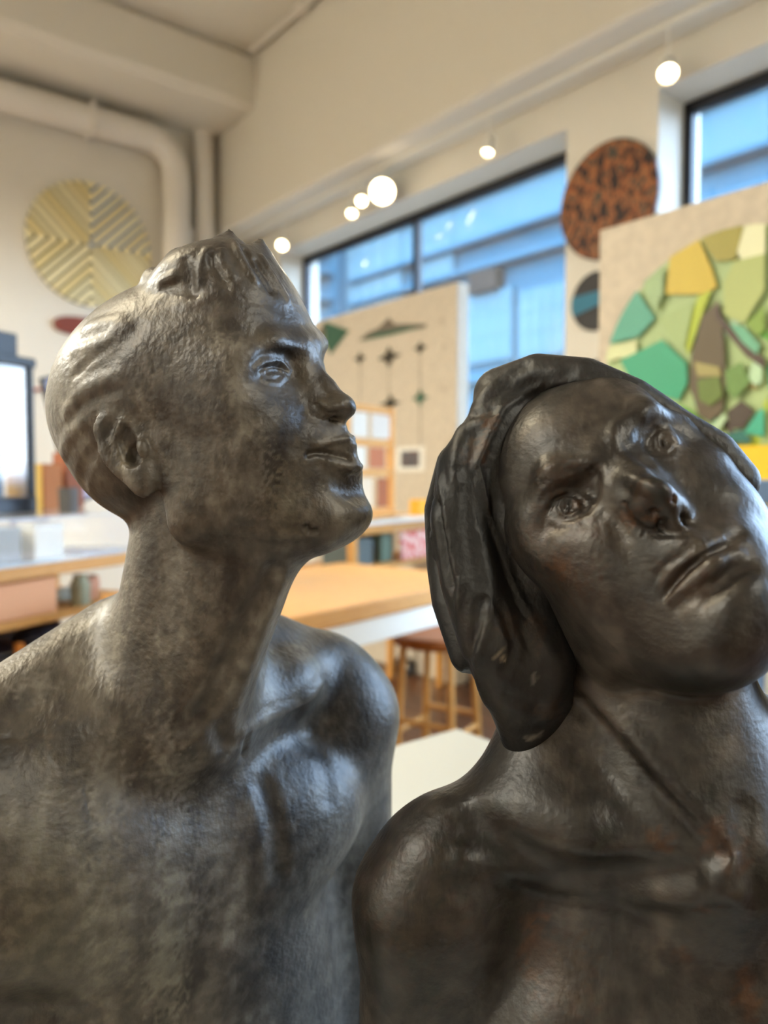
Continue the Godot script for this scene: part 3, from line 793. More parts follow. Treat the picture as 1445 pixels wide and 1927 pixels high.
func clay_ear(s: Sculpt, side: float) -> void:
	var o := v3(75 * side, 0, -15)
	var turn := v3(-14, -24 * side, 0)
	s.ell(o + v3(-6 * side, -2, 4), v3(10, 22, 12), 6, turn)
	s.ell(o + v3(1 * side, 2, -2), v3(5, 27, 17), 3, turn)
	s.ell(o + v3(0 * side, -22, 7), v3(6, 13, 9), 10, turn)
	s.ell(o + v3(6 * side, 5, 0), v3(5.5, 19, 11.5), 2, turn, 1)
	s.chain([[o.x + 3 * side, o.y + 16, o.z + 4, 2.6], [o.x + 3.5 * side, o.y + 6, o.z - 6, 3], [o.x + 3 * side, o.y - 10, o.z - 4, 3], [o.x + 2 * side, o.y - 17, o.z + 5, 3.4]], 3)
	s.ell(o + v3(3 * side, -5, 6), v3(9, 9, 6.5), 3, turn, 1)
	s.ell(o + v3(1 * side, -4, 14), v3(4, 6, 4), 4)

func man_bust(base: Vector3) -> ArrayMesh:
	var s := Sculpt.new()
	s.cell = 0.0025
	var head := Transform3D(Basis(v3(.4069, .0994, -.908), v3(-.322, .9458, -.0408), v3(.8548, .309, .4169)).orthonormalized(), v3(-.1227, .0298, -.564))
	# body, in the frame of the bust
	s.frame = Transform3D()
	var body := Transform3D(Basis(Vector3.UP, deg_to_rad(40)), v3(-.122, -.190, -.567))
	s.frame = body
	s.ell(v3(0, -175, -108), v3(158, 215, 108), 20)
	s.ell(v3(20, -330, -115), v3(165, 230, 110), 40)
	s.ell(v3(0, -70, -100), v3(140, 80, 80), 30)
	s.ell2(v3(74, -105, -30), v3(80, 60, 36), 30, v3(0, 0, 0))
	s.ell2(v3(165, -35, -75), v3(52, 55, 52), 34)
	s.cap2(v3(172, -45, -75), v3(190, -420, -90), 46, 42, 30)
	s.cap2(v3(40, 55, -95), v3(150, 5, -85), 38, 34, 40)
	s.cap(v3(12, -4, -10), v3(90, 14, -38), 8, 7, 22)
	s.cap(v3(90, 14, -38), v3(150, 24, -72), 7, 9, 22)
	s.cap(v3(-12, -6, -14), v3(-90, 6, -46), 7, 6, 26)
	s.ell2(v3(60, 8, -60), v3(60, 34, 40), 30)
	s.ell(v3(-112, -75, -48), v3(70, 75, 42), 36)
	s.frame = Transform3D()
	s.cap(v3(-166, -190, -605), v3(-130, -25, -580), 58, 54, 30)
	s.cap(v3(-140, -185, -565), v3(-88, -45, -545), 26, 34, 30)
	s.frame = head
	clay_head(s, true)
	clay_ear(s, -1)
	clay_ear(s, 1)
	# quiff
	s.ell(v3(-4, 78, 60), v3(42, 36, 33), 14)
	s.ell(v3(-8, 98, 42), v3(42, 24, 40), 10)
	s.ell(v3(-2, 108, 64), v3(16, 17, 9), 5, v3(-12, 0, 0))
	s.ell(v3(2, 96, 81), v3(13, 14, 7), 5, v3(8, 0, 0))
	s.ell(v3(-16, 110, 34), v3(18, 14, 11), 5)
	s.ell(v3(-24, 106, 12), v3(13, 13, 9), 5)
	s.cap(v3(-3, 108, 60), v3(-1, 124, 67), 9, 2, 4)
	s.cap(v3(2, 97, 79), v3(1, 109, 86), 8, 2, 4)
	s.cap(v3(-10, 110, 42), v3(-11, 124, 46), 9, 2.5, 4)
	s.cap(v3(-20, 108, 22), v3(-20, 121, 27), 9, 3, 4)
	s.cap(v3(6, 114, 77), v3(-14, 112, 78), 4, 4, 4, 1)
	s.build(v3(-.32, -.066, -.72), v3(.02, .24, -.40), 0.0022)
	s.build(v3(-.42, -.556, -.84), v3(.08, -.06, -.33), 0.0035)
	s.frame = head
	s.warp([
		[v3(-32, 17, 79), v3(-30.4, 17.8, 82.3)],
		[v3(-18, 15, 80), v3(-15.8, 15.4, 84.7)],
		[v3(-47, 17, 70), v3(-43.6, 18.0, 77.2)],
		[v3(-30, 38, 88), v3(-28.6, 33.9, 91.0)],
		[v3(0, 26, 91), v3(1.5, 23.9, 94.1)],
		[v3(0, -17, 115.5), v3(-0.7, -19.4, 114.1)],
		[v3(0, -30, 101), v3(-0.6, -26.9, 99.7)],
		[v3(-19, -22, 97), v3(-18.0, -16.9, 99.0)],
		[v3(0, -45, 103), v3(0.5, -41.7, 104.1)],
		[v3(0, -51, 101), v3(0.7, -49.0, 102.4)],
		[v3(0, -56, 102.5), v3(-0.7, -60.1, 101.0)],
		[v3(-25, -51, 89), v3(-27.1, -40.8, 84.5)],
		[v3(0, -84, 98), v3(-1.8, -89.5, 94.2)],
		[v3(0, -97, 84), v3(-4.3, -100.1, 75.1)],
		[v3(-60, -60, 14), v3(-64.1, -59.2, 5.4)],
		[v3(-75, 0, -14), v3(-75.0, 0.0, -14.0)],
		[v3(-55, 0, 60), v3(-55.0, -0.0, 60.0)],
		[v3(-50, -35, 50), v3(-50.0, -35.0, 50.0)]
	], 42.0)
	s.normals()
	s.refine(v3(-20, -20, 85), 88.0)
	s.refine(v3(-75, -2, -15), 40.0)
	s.refine(v3(-5, 105, 55), 50.0)
	s.ridge2([v3(-51.3, 16.5, 79.1), v3(-42.7, 21.0, 82.7), v3(-32.0, 22.5, 84.9), v3(-24.8, 22.4, 85.3), v3(-20.1, 16.6, 84.7), v3(-18.2, 13.5, 85.1)], 4.5, 1.6)
	s.ridge2([v3(-48.5, 17.0, 79.9), v3(-40.7, 19.2, 82.8), v3(-31.9, 19.5, 84.9), v3(-23.9, 18.3, 84.7), v3(-20.1, 15.5, 84.6)], 2.6, -3.2)
	s.ridge2([v3(-42.2, 15.8, 81.5), v3(-35.0, 16.1, 84.3), v3(-26.9, 15.7, 84.8)], 3.5, -1.6)
	s.ridge2([v3(-46.3, 12.6, 79.3), v3(-42.5, 8.8, 81.0), v3(-34.7, 7.4, 83.3), v3(-22.2, 12.2, 84.6)], 3, 0.9)
	s.ridge2([v3(-53.0, 19.6, 79.6), v3(-45.3, 25.2, 84.1), v3(-36.1, 26.7, 88.3), v3(-24.1, 25.8, 90.3), v3(-15.1, 19.8, 88.4)], 4, -1)
	s.ridge2([v3(-51.6, 27.0, 82.1), v3(-41.8, 33.2, 87.4), v3(-35.8, 33.5, 93.2), v3(-28.9, 30.6, 95.0), v3(-19.2, 29.1, 96.1)], 6, 0.4)
	s.ridge2([v3(-43.0, 29.5, 86.4), v3(-36.9, 30.0, 91.7), v3(-27.0, 27.9, 93.6), v3(-16.8, 24.5, 92.4)], 7, -0.4)
	s.ridge2([v3(-18.1, -9.6, 96.2), v3(-18.5, -15.5, 97.4), v3(-14.5, -20.4, 100.5), v3(-10.4, -21.6, 105.3)], 4, -1.6)
	s.ridge2([v3(-16.9, -15.1, 100.9), v3(-13.7, -16.8, 105.8), v3(-9.5, -17.2, 110.6)], 5, 0.8)
	s.ridge2([v3(-20.1, -13.9, 94.2), v3(-29.2, -22.9, 89.0), v3(-34.6, -30.2, 84.9), v3(-36.7, -34.6, 81.9)], 9, -1.2)
	s.ridge2([v3(-24.2, -38.1, 89.3), v3(-16.9, -37.7, 95.0), v3(-8.9, -38.0, 100.6), v3(-1.7, -38.5, 104.0)], 3.5, 1.3)
	s.ridge2([v3(-31.5, -41.8, 83.6), v3(-24.0, -41.6, 88.0), v3(-16.3, -44.7, 92.5), v3(-9.0, -48.7, 97.1), v3(-3.7, -52.2, 100.9)], 3, -2.6)
	s.ridge2([v3(-20.6, -48.4, 90.0), v3(-12.5, -53.6, 94.7), v3(-3.4, -59.1, 100.7)], 4, 1.4)
	s.ridge2([v3(-25.2, -49.0, 86.5), v3(-15.3, -58.6, 89.4), v3(-3.9, -61.7, 94.9), v3(1.4, -62.9, 97.9)], 6, -1)
	s.ridge([v3(-10.9, -66.3, 87.8), v3(-6.0, -77.0, 90.7)], 12, -0.7)
	s.ridge([v3(-13.6, -89.2, 91.7), v3(-19.2, -90.6, 87.7)], 14, 0.8)
	s.ridge([v3(-34.5, -83.6, 69.0), v3(-32.5, -89.2, 68.5), v3(-30.2, -90.3, 74.2)], 3.5, -3)
	s.ridge([v3(-39.3, 101.0, 69.9), v3(-42.0, 91.8, 70.6), v3(-42.8, 80.0, 74.8), v3(-44.1, 69.8, 76.8)], 4, -2.2)
	s.ridge([v3(-14.5, 113.5, 72.8), v3(-26.9, 97.4, 82.3), v3(-28.8, 84.7, 85.9), v3(-29.0, 71.3, 88.6)], 4, 2.2)
	s.ridge([v3(-18.8, 103.7, 82.4), v3(-23.5, 88.6, 87.2), v3(-22.6, 78.1, 90.4), v3(-20.6, 63.9, 92.6)], 4, -2)
	s.ridge([v3(-10.0, 97.2, 88.0), v3(-12.4, 83.8, 92.0), v3(-10.2, 70.7, 94.5), v3(-6.6, 57.8, 95.7)], 4, 2)
	s.ridge([v3(-18.0, 93.7, 87.4), v3(-19.2, 84.3, 90.1), v3(-18.2, 76.1, 92.2), v3(-16.7, 66.1, 93.6)], 3, -1.6)
	s.ridge([v3(-38.6, 103.2, 69.1), v3(-45.3, 93.2, 63.9), v3(-48.9, 81.9, 58.5)], 6, 1.6)
	s.ridge([v3(-47.4, 100.3, 55.5), v3(-48.4, 91.7, 54.9), v3(-51.3, 76.9, 56.2)], 6, -1.4)
	s.ridge([v3(-33.1, 103.3, 74.7), v3(-37.4, 91.4, 76.7), v3(-38.8, 78.3, 80.4)], 5, 1.4)
	s.ridge([v3(-54.1, 85.1, 29.4), v3(-51.4, 84.2, 41.0), v3(-55.3, 72.6, 50.3), v3(-51.4, 73.3, 60.3), v3(-46.8, 72.3, 71.8), v3(-35.1, 69.0, 85.3), v3(-25.2, 64.2, 91.0), v3(-13.7, 58.9, 94.5)], 7, 0.7)
	s.ridge([v3(-60.6, 70.7, 38.0), v3(-58.7, 64.3, 51.2), v3(-54.7, 66.5, 58.3), v3(-48.2, 66.4, 71.7), v3(-37.8, 63.3, 84.1), v3(-28.2, 60.5, 89.9), v3(-18.7, 54.0, 93.3)], 6, -0.4)
	s.ridge([v3(-49.7, 94.9, 34.1), v3(-50.1, 94.7, 40.4), v3(-49.9, 94.5, 45.1)], 6, 2.4)
	s.ridge([v3(-69.1, 75.5, -36.6), v3(-71.6, 72.7, -20.6), v3(-72.0, 71.2, -9.4), v3(-67.5, 74.5, 9.5)], 7, 1.1)
	s.ridge([v3(-76.4, 57.4, -30.5), v3(-76.7, 56.2, -7.4), v3(-73.2, 61.8, 6.9), v3(-68.2, 68.6, 17.0)], 9, -1.1)
	s.ridge([v3(-74.9, 57.9, -42.2), v3(-75.4, 63.0, -22.6), v3(-73.4, 65.0, -0.1)], 5, -1.2)
	s.ridge([v3(-73.3, 38.6, -58.2), v3(-77.3, 45.4, -38.8), v3(-78.7, 44.5, -15.9), v3(-77.5, 43.5, -0.3)], 8, 1.1)
	s.ridge([v3(-74.7, 34.7, -52.2), v3(-78.4, 38.5, -30.0), v3(-78.4, 37.8, -8.4)], 8, -1)
	s.ridge([v3(-62.4, 87.6, -25.8), v3(-64.9, 83.7, -8.9), v3(-65.9, 79.8, 2.8)], 10, 1.8)
	s.ridge([v3(-56.9, 18.6, -88.9), v3(-70.3, 25.8, -63.7), v3(-75.4, 28.1, -44.8)], 8, 1.4)
	s.ridge([v3(-54.0, -5.3, -83.5), v3(-68.6, 5.9, -56.4), v3(-84.2, 10.4, -29.1)], 8, -1.2)
	s.ridge([v3(-29.8, -107.1, 29.4), v3(-39.2, -140.1, -5.3), v3(-45.8, -176.2, -40.0), v3(-53.3, -189.0, -59.9)], 12, -4)
	s.ridge([v3(-20.2, -117.6, 25.6), v3(-23.4, -153.1, -5.2), v3(-28.5, -189.9, -37.2)], 10, 2)
	s.ridge([v3(-64.4, -63.1, -9.2), v3(-50.7, -103.0, -30.4), v3(-53.6, -145.5, -45.7), v3(-53.5, -179.1, -56.1)], 18, 2)
	s.ridge([v3(-50.8, -199.6, -61.2), v3(-52.6, -202.1, -65.2)], 14, 3)
	s.ridge([v3(-39.2, -201.1, -50.4), v3(-32.8, -214.6, -56.0)], 12, -4)
	s.ridge([v3(-13.4, -214.1, -52.8), v3(20.3, -218.2, -58.6), v3(60.4, -221.8, -52.7), v3(93.8, -216.2, -46.5)], 9, 2.5)
	s.ridge([v3(-6.7, -217.5, -55.6), v3(3.4, -236.2, -74.2)], 7, -3)
	s.ridge([v3(15.6, -267.3, -75.5), v3(10.4, -301.9, -74.5), v3(8.5, -332.7, -82.4)], 14, -3)
	s.ridge([v3(60.4, -221.8, -52.7), v3(80.9, -270.9, -63.3), v3(62.3, -302.9, -54.2)], 14, -2)
	s.ridge([v3(-97.0, -193.7, -122.1), v3(-101.5, -216.4, -122.7), v3(-107.2, -229.5, -122.3)], 3.5, -0.9)
	s.ridge([v3(-125.8, -152.6, -152.1), v3(-116.6, -157.7, -144.9), v3(-109.7, -163.7, -136.1), v3(-108.9, -185.4, -128.9)], 3, -1.2)
	s.ridge([v3(-61.0, -69.6, 19.5), v3(-49.8, -78.6, 35.3), v3(-39.1, -86.2, 53.2), v3(-31.3, -91.4, 68.3)], 7, 0.8)
	s.stain(7, v3(16, 6, 16), Color(.046, .038, .031), Color(.098, .084, .068), Color(.19, .175, .15))
	s.paint(v3(-93, -129, -149), 20, Color(.22, .21, .19), 0.5, 0.8)
	s.paint(v3(-105, -138, -151), 10, Color(.07, .065, .06), 0.9, 2)
	s.paint(v3(-79, -6, -17), 6, Color(.20, .17, .12), 0.7, 2.5)
	s.paint(v3(-49, 53, 75), 12, Color(.07, .06, .053), 0.8, 2.5)
	s.paint(v3(-68, 32, 45), 22, Color(.06, .05, .043), 0.7, 2.2)
	s.paint(v3(-73, 55, 16), 26, Color(.06, .05, .045), 0.7, 1.4)
	s.paint(v3(-71, 18, 19), 20, Color(.07, .058, .05), 0.6, 2)
	s.paint(v3(-68, 11, 58), 14, Color(.06, .05, .045), 0.6, 3)
	s.paint(v3(-42, -70, 63), 18, Color(.16, .145, .11), 0.5, 2.5)
	s.paint(v3(-60, -44, 56), 20, Color(.22, .21, .19), 0.35, 2.5)
	s.paint(v3(-19, -59, 87), 12, Color(.06, .055, .05), 0.3, 1.6)
	s.paint(v3(-52, 74, 58), 22, Color(.10, .085, .075), 0.6, 1)
	s.paint(v3(-55, -129, -86), 26, Color(.06, .05, .042), 0.7, 3)
	s.paint(v3(-101, -168, -127), 16, Color(.055, .05, .045), 0.8, 2.5)
	s.paint(v3(-114, -164, -140), 10, Color(.05, .045, .042), 0.8, 2.5)
	s.paint(v3(-88, -209, -119), 22, Color(.22, .21, .19), 0.5, 2)
	s.paint(v3(-60, -210, -85), 20, Color(.22, .21, .19), 0.5, 2.5)
	s.paint(v3(-138, -225, -138), 28, Color(.13, .12, .10), 0.6, 0.8)
	s.paint(v3(-112, -244, -123), 14, Color(.05, .045, .04), 0.8, 5)
	s.paint(v3(-61, -273, -105), 26, Color(.22, .21, .19), 0.4, 4)
	s.paint(v3(-74, -344, -133), 22, Color(.2, .19, .15), 0.6, 5)
	s.paint(v3(-114, -309, -138), 30, Color(.2, .18, .13), 0.5, 4)
	s.paint(v3(-143, -296, -153), 50, Color(.13, .12, .085), 0.6, 3)
	s.paint(v3(-35, -290, -98), 24, Color(.15, .14, .12), 0.5, 3)
	return s.mesh(base)

func woman_head() -> Transform3D:
	return Transform3D(Basis(v3(.8524, .5210, -.0454), v3(-.4773, .7367, -.4790), v3(-.2161, .4297, .8767)).orthonormalized(), v3(.1593, -.0468, -.5084))

func woman_bust(base: Vector3) -> ArrayMesh:
	var s := Sculpt.new()
	var head := woman_head()
	s.frame = Transform3D(Basis(Vector3.UP, deg_to_rad(-6)), v3(.206, -.222, -.431))
	s.ell(v3(0, -185, -100), v3(165, 215, 100), 20)
	s.ell(v3(0, -75, -85), v3(160, 75, 70), 30)
	s.ell2(v3(72, -150, -30), v3(76, 60, 42), 34)
	s.ell2(v3(180, -58, -55), v3(46, 52, 46), 34)
	s.cap2(v3(186, -65, -55), v3(200, -420, -75), 42, 38, 30)
	s.ell(v3(0, -330, -105), v3(160, 230, 100), 40)
	s.cap2(v3(36, 40, -80), v3(160, -24, -66), 36, 30, 40)
	s.cap2(v3(12, -4, -8), v3(90, 6, -22), 8, 7, 24)
	s.cap2(v3(90, 6, -22), v3(165, -4, -52), 7, 9, 24)
	s.ell2(v3(70, 4, -52), v3(60, 30, 36), 30)
	s.frame = Transform3D()
	s.chain([[121, -102, -516, 10], [166, -165, -468, 13], [198, -215, -435, 11]], 14)
	s.cap(v3(207, -235, -482), v3(172, -95, -520), 50, 48, 26)
	s.cap(v3(207, -235, -470), v3(190, -140, -495), 40, 42, 30)
	s.cap(v3(128, -123, -530), v3(103, -212, -511), 34, 36, 30)
	s.frame = head
	clay_head(s, false)
	s.ell(v3(0, -70, 45), v3(40, 32, 42), 24)
	s.build(v3(.02, -.156, -.64), v3(.29, .10, -.37), 0.0022)
	s.build(v3(-.06, -.556, -.62), v3(.44, -.15, -.33), 0.0035)
	s.warp([
		[v3(-32, 17, 79), v3(-33.1, 17.0, 79.0)],
		[v3(32, 17, 79), v3(34.6, 19.8, 80.5)],
		[v3(18, 15, 80), v3(23.6, 20.6, 82.9)],
		[v3(0, 26, 91), v3(1.0, 24.0, 90.0)],
		[v3(-30, 38, 88), v3(-27.9, 36.6, 87.4)],
		[v3(30, 38, 88), v3(34.6, 40.2, 89.2)],
		[v3(0, -17, 115.5), v3(3.7, -15.4, 116.4)],
		[v3(0, -30, 101), v3(0.4, -32.3, 99.9)],
		[v3(-18.5, -20, 97), v3(-13.1, -13.7, 100.3)],
		[v3(18.5, -20, 97), v3(15.8, -21.7, 96.1)],
		[v3(0, -45, 103), v3(3.6, -45.8, 102.7)],
		[v3(0, -51, 101), v3(1.4, -52.9, 100.1)],
		[v3(0, -56, 102.5), v3(3.3, -58.8, 101.2)],
		[v3(-25, -51, 89), v3(-23.8, -56.0, 86.5)],
		[v3(25, -51, 89), v3(26.7, -50.3, 89.4)],
		[v3(0, -84, 98), v3(-0.3, -81.8, 99.1)],
		[v3(0, -97, 84), v3(-3.0, -98.4, 83.2)],
		[v3(-60, -60, 14), v3(-60.0, -60.0, 14.0)],
		[v3(-55, 0, 60), v3(-55.0, 0.0, 60.0)],
		[v3(55, 0, 60), v3(55.0, 0.0, 60.0)]
	], 42.0)
	s.normals()
	s.refine(v3(0, -20, 85), 88.0)
	s.ridge([v3(-28.7, 11.7, 81.9), v3(-31.0, 9.9, 82.1), v3(-34.7, 9.9, 81.1), v3(-37.6, 12.0, 80.1), v3(-38.1, 15.7, 80.1), v3(-37.4, 19.0, 79.9), v3(-34.3, 21.2, 79.9), v3(-31.5, 21.5, 80.1), v3(-28.6, 18.6, 80.5), v3(-27.2, 15.6, 81.0), v3(-28.7, 11.7, 81.9)], 2.4, 1.1)
	s.ridge([v3(-34.1, 16.1, 80.8), v3(-32.7, 14.5, 81.1)], 5, -2.2)
	s.ridge([v3(36.6, 15.9, 81.8), v3(33.8, 13.3, 82.1), v3(30.2, 12.4, 83.0), v3(29.1, 14.1, 83.0), v3(28.5, 16.9, 82.8), v3(30.8, 20.5, 82.7), v3(32.5, 23.2, 82.4), v3(35.4, 24.2, 82.1), v3(38.5, 22.6, 81.4), v3(38.7, 19.5, 81.4), v3(36.6, 15.9, 81.8)], 2.2, 1)
	s.ridge([v3(32.2, 18.6, 82.6), v3(33.5, 17.7, 82.5)], 4.2, -2.4)
	s.ridge([v3(-46.4, 22.6, 76.8), v3(-38.8, 26.4, 81.4), v3(-30.6, 25.1, 81.8), v3(-24.2, 18.8, 80.5), v3(-22.0, 10.1, 83.6), v3(-23.8, 5.5, 86.3)], 4, 0.9)
	s.ridge([v3(-44.5, 21.0, 77.0), v3(-36.3, 24.6, 80.3), v3(-30.4, 23.0, 80.4), v3(-27.0, 17.7, 80.6), v3(-25.5, 11.2, 82.3)], 2, -1.2)
	s.ridge([v3(-46.1, 17.4, 76.2), v3(-43.0, 10.6, 78.2), v3(-36.1, 4.1, 83.6), v3(-27.5, 3.7, 85.9)], 3.5, 0.6)
	s.ridge([v3(16.5, 18.5, 90.7), v3(26.7, 27.9, 85.4), v3(35.2, 29.7, 84.5), v3(40.8, 24.8, 80.5), v3(40.7, 19.4, 80.5), v3(38.3, 12.1, 80.6)], 4, 0.8)
	s.ridge([v3(17.5, 14.8, 90.2), v3(23.0, 11.3, 85.0), v3(29.8, 8.3, 83.7), v3(37.5, 9.9, 80.7)], 3.5, 0.6)
	s.ridge([v3(-38.6, 38.6, 85.4), v3(-33.3, 38.0, 90.5), v3(-26.2, 36.8, 92.4), v3(-19.2, 33.5, 93.0), v3(-13.0, 27.0, 94.2)], 6, 0.9)
	s.ridge([v3(-37.2, 35.5, 87.9), v3(-30.1, 34.6, 92.1), v3(-22.7, 31.2, 92.3), v3(-16.9, 26.7, 92.3), v3(-13.0, 20.6, 89.4)], 6, -1)
	s.ridge([v3(-11.1, 21.3, 91.5), v3(-14.4, 15.5, 87.9), v3(-20.5, 9.9, 84.4), v3(-27.7, 7.3, 84.4)], 7, -1.2)
	s.ridge([v3(-8.6, 19.3, 93.2), v3(-13.3, 10.9, 92.1), v3(-19.4, 5.7, 88.2), v3(-27.3, 1.6, 86.7)], 6, 0.9)
	s.ridge([v3(30.9, 37.2, 94.2), v3(22.7, 38.4, 94.5), v3(14.8, 38.2, 95.1), v3(7.7, 32.4, 96.2), v3(5.5, 25.3, 95.6), v3(6.4, 14.2, 97.0), v3(6.1, 3.4, 104.1)], 6.5, 0.9)
	s.ridge([v3(23.3, 32.1, 94.1), v3(15.3, 31.3, 95.9), v3(11.0, 26.5, 95.6), v3(11.1, 17.4, 94.3), v3(13.2, 9.9, 94.8)], 8, -1.2)
	s.ridge([v3(-11.6, -5.0, 100.7), v3(-15.1, -8.0, 97.6), v3(-15.2, -16.3, 97.0), v3(-13.2, -22.9, 96.8)], 4.5, -1.6)
	s.ridge([v3(-14.1, -22.4, 95.9), v3(-9.9, -27.3, 97.3), v3(-1.4, -34.5, 100.9), v3(4.6, -39.7, 101.2)], 4, -1.6)
	s.ridge([v3(-8.3, -20.3, 105.6), v3(-4.1, -22.1, 107.4)], 4.5, -3)
	s.ridge([v3(4.9, -21.5, 113.7), v3(6.6, -23.1, 111.4)], 3.8, -2.6)
	s.ridge([v3(-3.4, -0.2, 107.3), v3(-0.7, -11.7, 116.2), v3(2.7, -16.3, 116.3)], 8, 0.8)
	s.ridge([v3(-24.4, -57.2, 88.5), v3(-17.3, -55.1, 92.2), v3(-7.1, -52.7, 97.2), v3(2.4, -52.4, 101.1), v3(12.7, -53.1, 97.6), v3(20.5, -53.2, 95.0)], 3.2, -2)
	s.ridge([v3(-23.3, -51.1, 89.8), v3(-15.3, -48.7, 94.6), v3(-5.8, -49.0, 99.1), v3(2.4, -48.9, 102.4), v3(12.3, -48.3, 98.2), v3(19.4, -48.2, 94.8)], 4, 0.9)
	s.ridge([v3(-23.5, -47.0, 90.7), v3(-13.5, -45.5, 95.9), v3(-3.7, -46.0, 101.1), v3(5.5, -46.7, 102.8)], 5, -0.8)
	s.ridge([v3(-21.6, -59.4, 90.7), v3(-12.7, -58.1, 95.2), v3(-2.8, -57.9, 100.6), v3(7.7, -58.6, 101.6), v3(18.2, -60.5, 96.5)], 6, 1.2)
	s.ridge([v3(-22.8, -64.8, 89.9), v3(-13.4, -65.1, 94.3), v3(-2.7, -65.9, 96.4), v3(11.4, -67.2, 96.6), v3(17.1, -69.0, 97.5)], 6, -1.1)
	s.ridge([v3(-11.4, -70.4, 94.1), v3(-3.9, -74.9, 98.8), v3(6.3, -77.0, 101.3)], 16, 1.4)
	s.ridge([v3(-19.3, -12.0, 91.8), v3(-24.2, -23.3, 90.7), v3(-23.8, -36.6, 91.0), v3(-23.0, -47.8, 90.8)], 9, -1.2)
	s.ridge([v3(-84.5, -61.4, -11.1), v3(-76.7, -107.8, -6.9), v3(-71.4, -147.7, -2.0), v3(-66.3, -174.9, -1.8)], 10, -4.5)
	s.ridge([v3(-72.8, -60.6, -3.4), v3(-67.8, -109.3, 1.2), v3(-63.7, -150.2, 1.2), v3(-64.0, -181.4, -2.0)], 11, 3)
	s.ridge([v3(-177.5, -94.4, -24.0), v3(-158.4, -124.7, -23.5), v3(-125.8, -153.1, -26.7), v3(-88.2, -176.3, -12.5)], 18, -4.5)
	s.ridge([v3(-194.2, -107.5, -24.6), v3(-154.0, -146.1, -47.4), v3(-115.7, -174.8, -40.2), v3(-79.2, -189.2, -10.8)], 14, 3.5)
	s.ridge([v3(-40.0, -164.9, -2.3), v3(-52.3, -180.0, -1.4), v3(-59.4, -202.8, -11.5)], 12, -3)
	s.ridge([v3(-73.5, -186.2, -6.7), v3(-68.3, -197.6, -9.7)], 14, 3)
	s.ridge([v3(-191.9, -80.3, -26.8), v3(-176.0, -87.4, -25.1), v3(-175.3, -93.0, -23.7), v3(-161.2, -106.5, -18.3)], 2.5, -1.2)
	s.ridge([v3(-247.5, -72.2, -41.9), v3(-227.3, -118.0, -18.7), v3(-240.7, -161.6, -44.6)], 30, -3)
	s.ridge([v3(-0.4, -41.0, 102.1), v3(3.9, -49.8, 101.8)], 4, -1)
	s.stain(8, v3(14, 8, 14), Color(.018, .016, .0145), Color(.038, .033, .029), Color(.08, .068, .058))
	s.paint(v3(-15, -13, 98), 9, Color(.085, .036, .012), 0.6, 1)
	s.paint(v3(6, -22, 113), 7, Color(.085, .036, .012), 0.8, 1)
	s.paint(v3(-7, -22, 105), 8, Color(.085, .036, .012), 0.6, 1)
	s.paint(v3(-28, 14, 81), 5, Color(.085, .036, .012), 0.8, 1)
	s.paint(v3(-49, -7, 80), 26, Color(.048, .028, .017), 0.8, 1.6)
	s.paint(v3(-56, -9, 75), 9, Color(.085, .036, .012), 0.6, 1.5)
	s.paint(v3(-31, 33, 92), 22, Color(.048, .028, .017), 0.6, 0.8)
	s.paint(v3(-53, 13, 74), 22, Color(.048, .028, .017), 0.6, 1)
	s.paint(v3(-89, -154, -10), 12, Color(.085, .036, .012), 0.8, 0.8)
	s.paint(v3(-56, -179, -1), 14, Color(.085, .036, .012), 0.5, 1.5)
	s.paint(v3(-61, -166, 0), 10, Color(.085, .036, .012), 0.5, 2)
	s.paint(v3(-187, -173, -63), 16, Color(.085, .036, .012), 0.6, 2.5)
	s.paint(v3(-182, -195, -56), 26, Color(.048, .028, .017), 0.8, 2)
	s.paint(v3(-111, -212, -48), 9, Color(.085, .036, .012), 0.5, 1)
	s.paint(v3(-92, -247, -58), 10, Color(.085, .036, .012), 0.6, 2.5)
	s.paint(v3(-87, -195, -19), 10, Color(.085, .036, .012), 0.5, 0.6)
	s.paint(v3(-11, -57, 96), 20, Color(.048, .028, .017), 0.7, 1)
	s.paint(v3(-6, -10, 110), 12, Color(.048, .028, .017), 0.7, 1)
	s.paint(v3(-252, -88, -30), 34, Color(.048, .028, .017), 0.4, 1)
	s.paint(v3(-227, -118, -19), 40, Color(.048, .028, .017), 0.4, 2)
	return s.mesh(base)

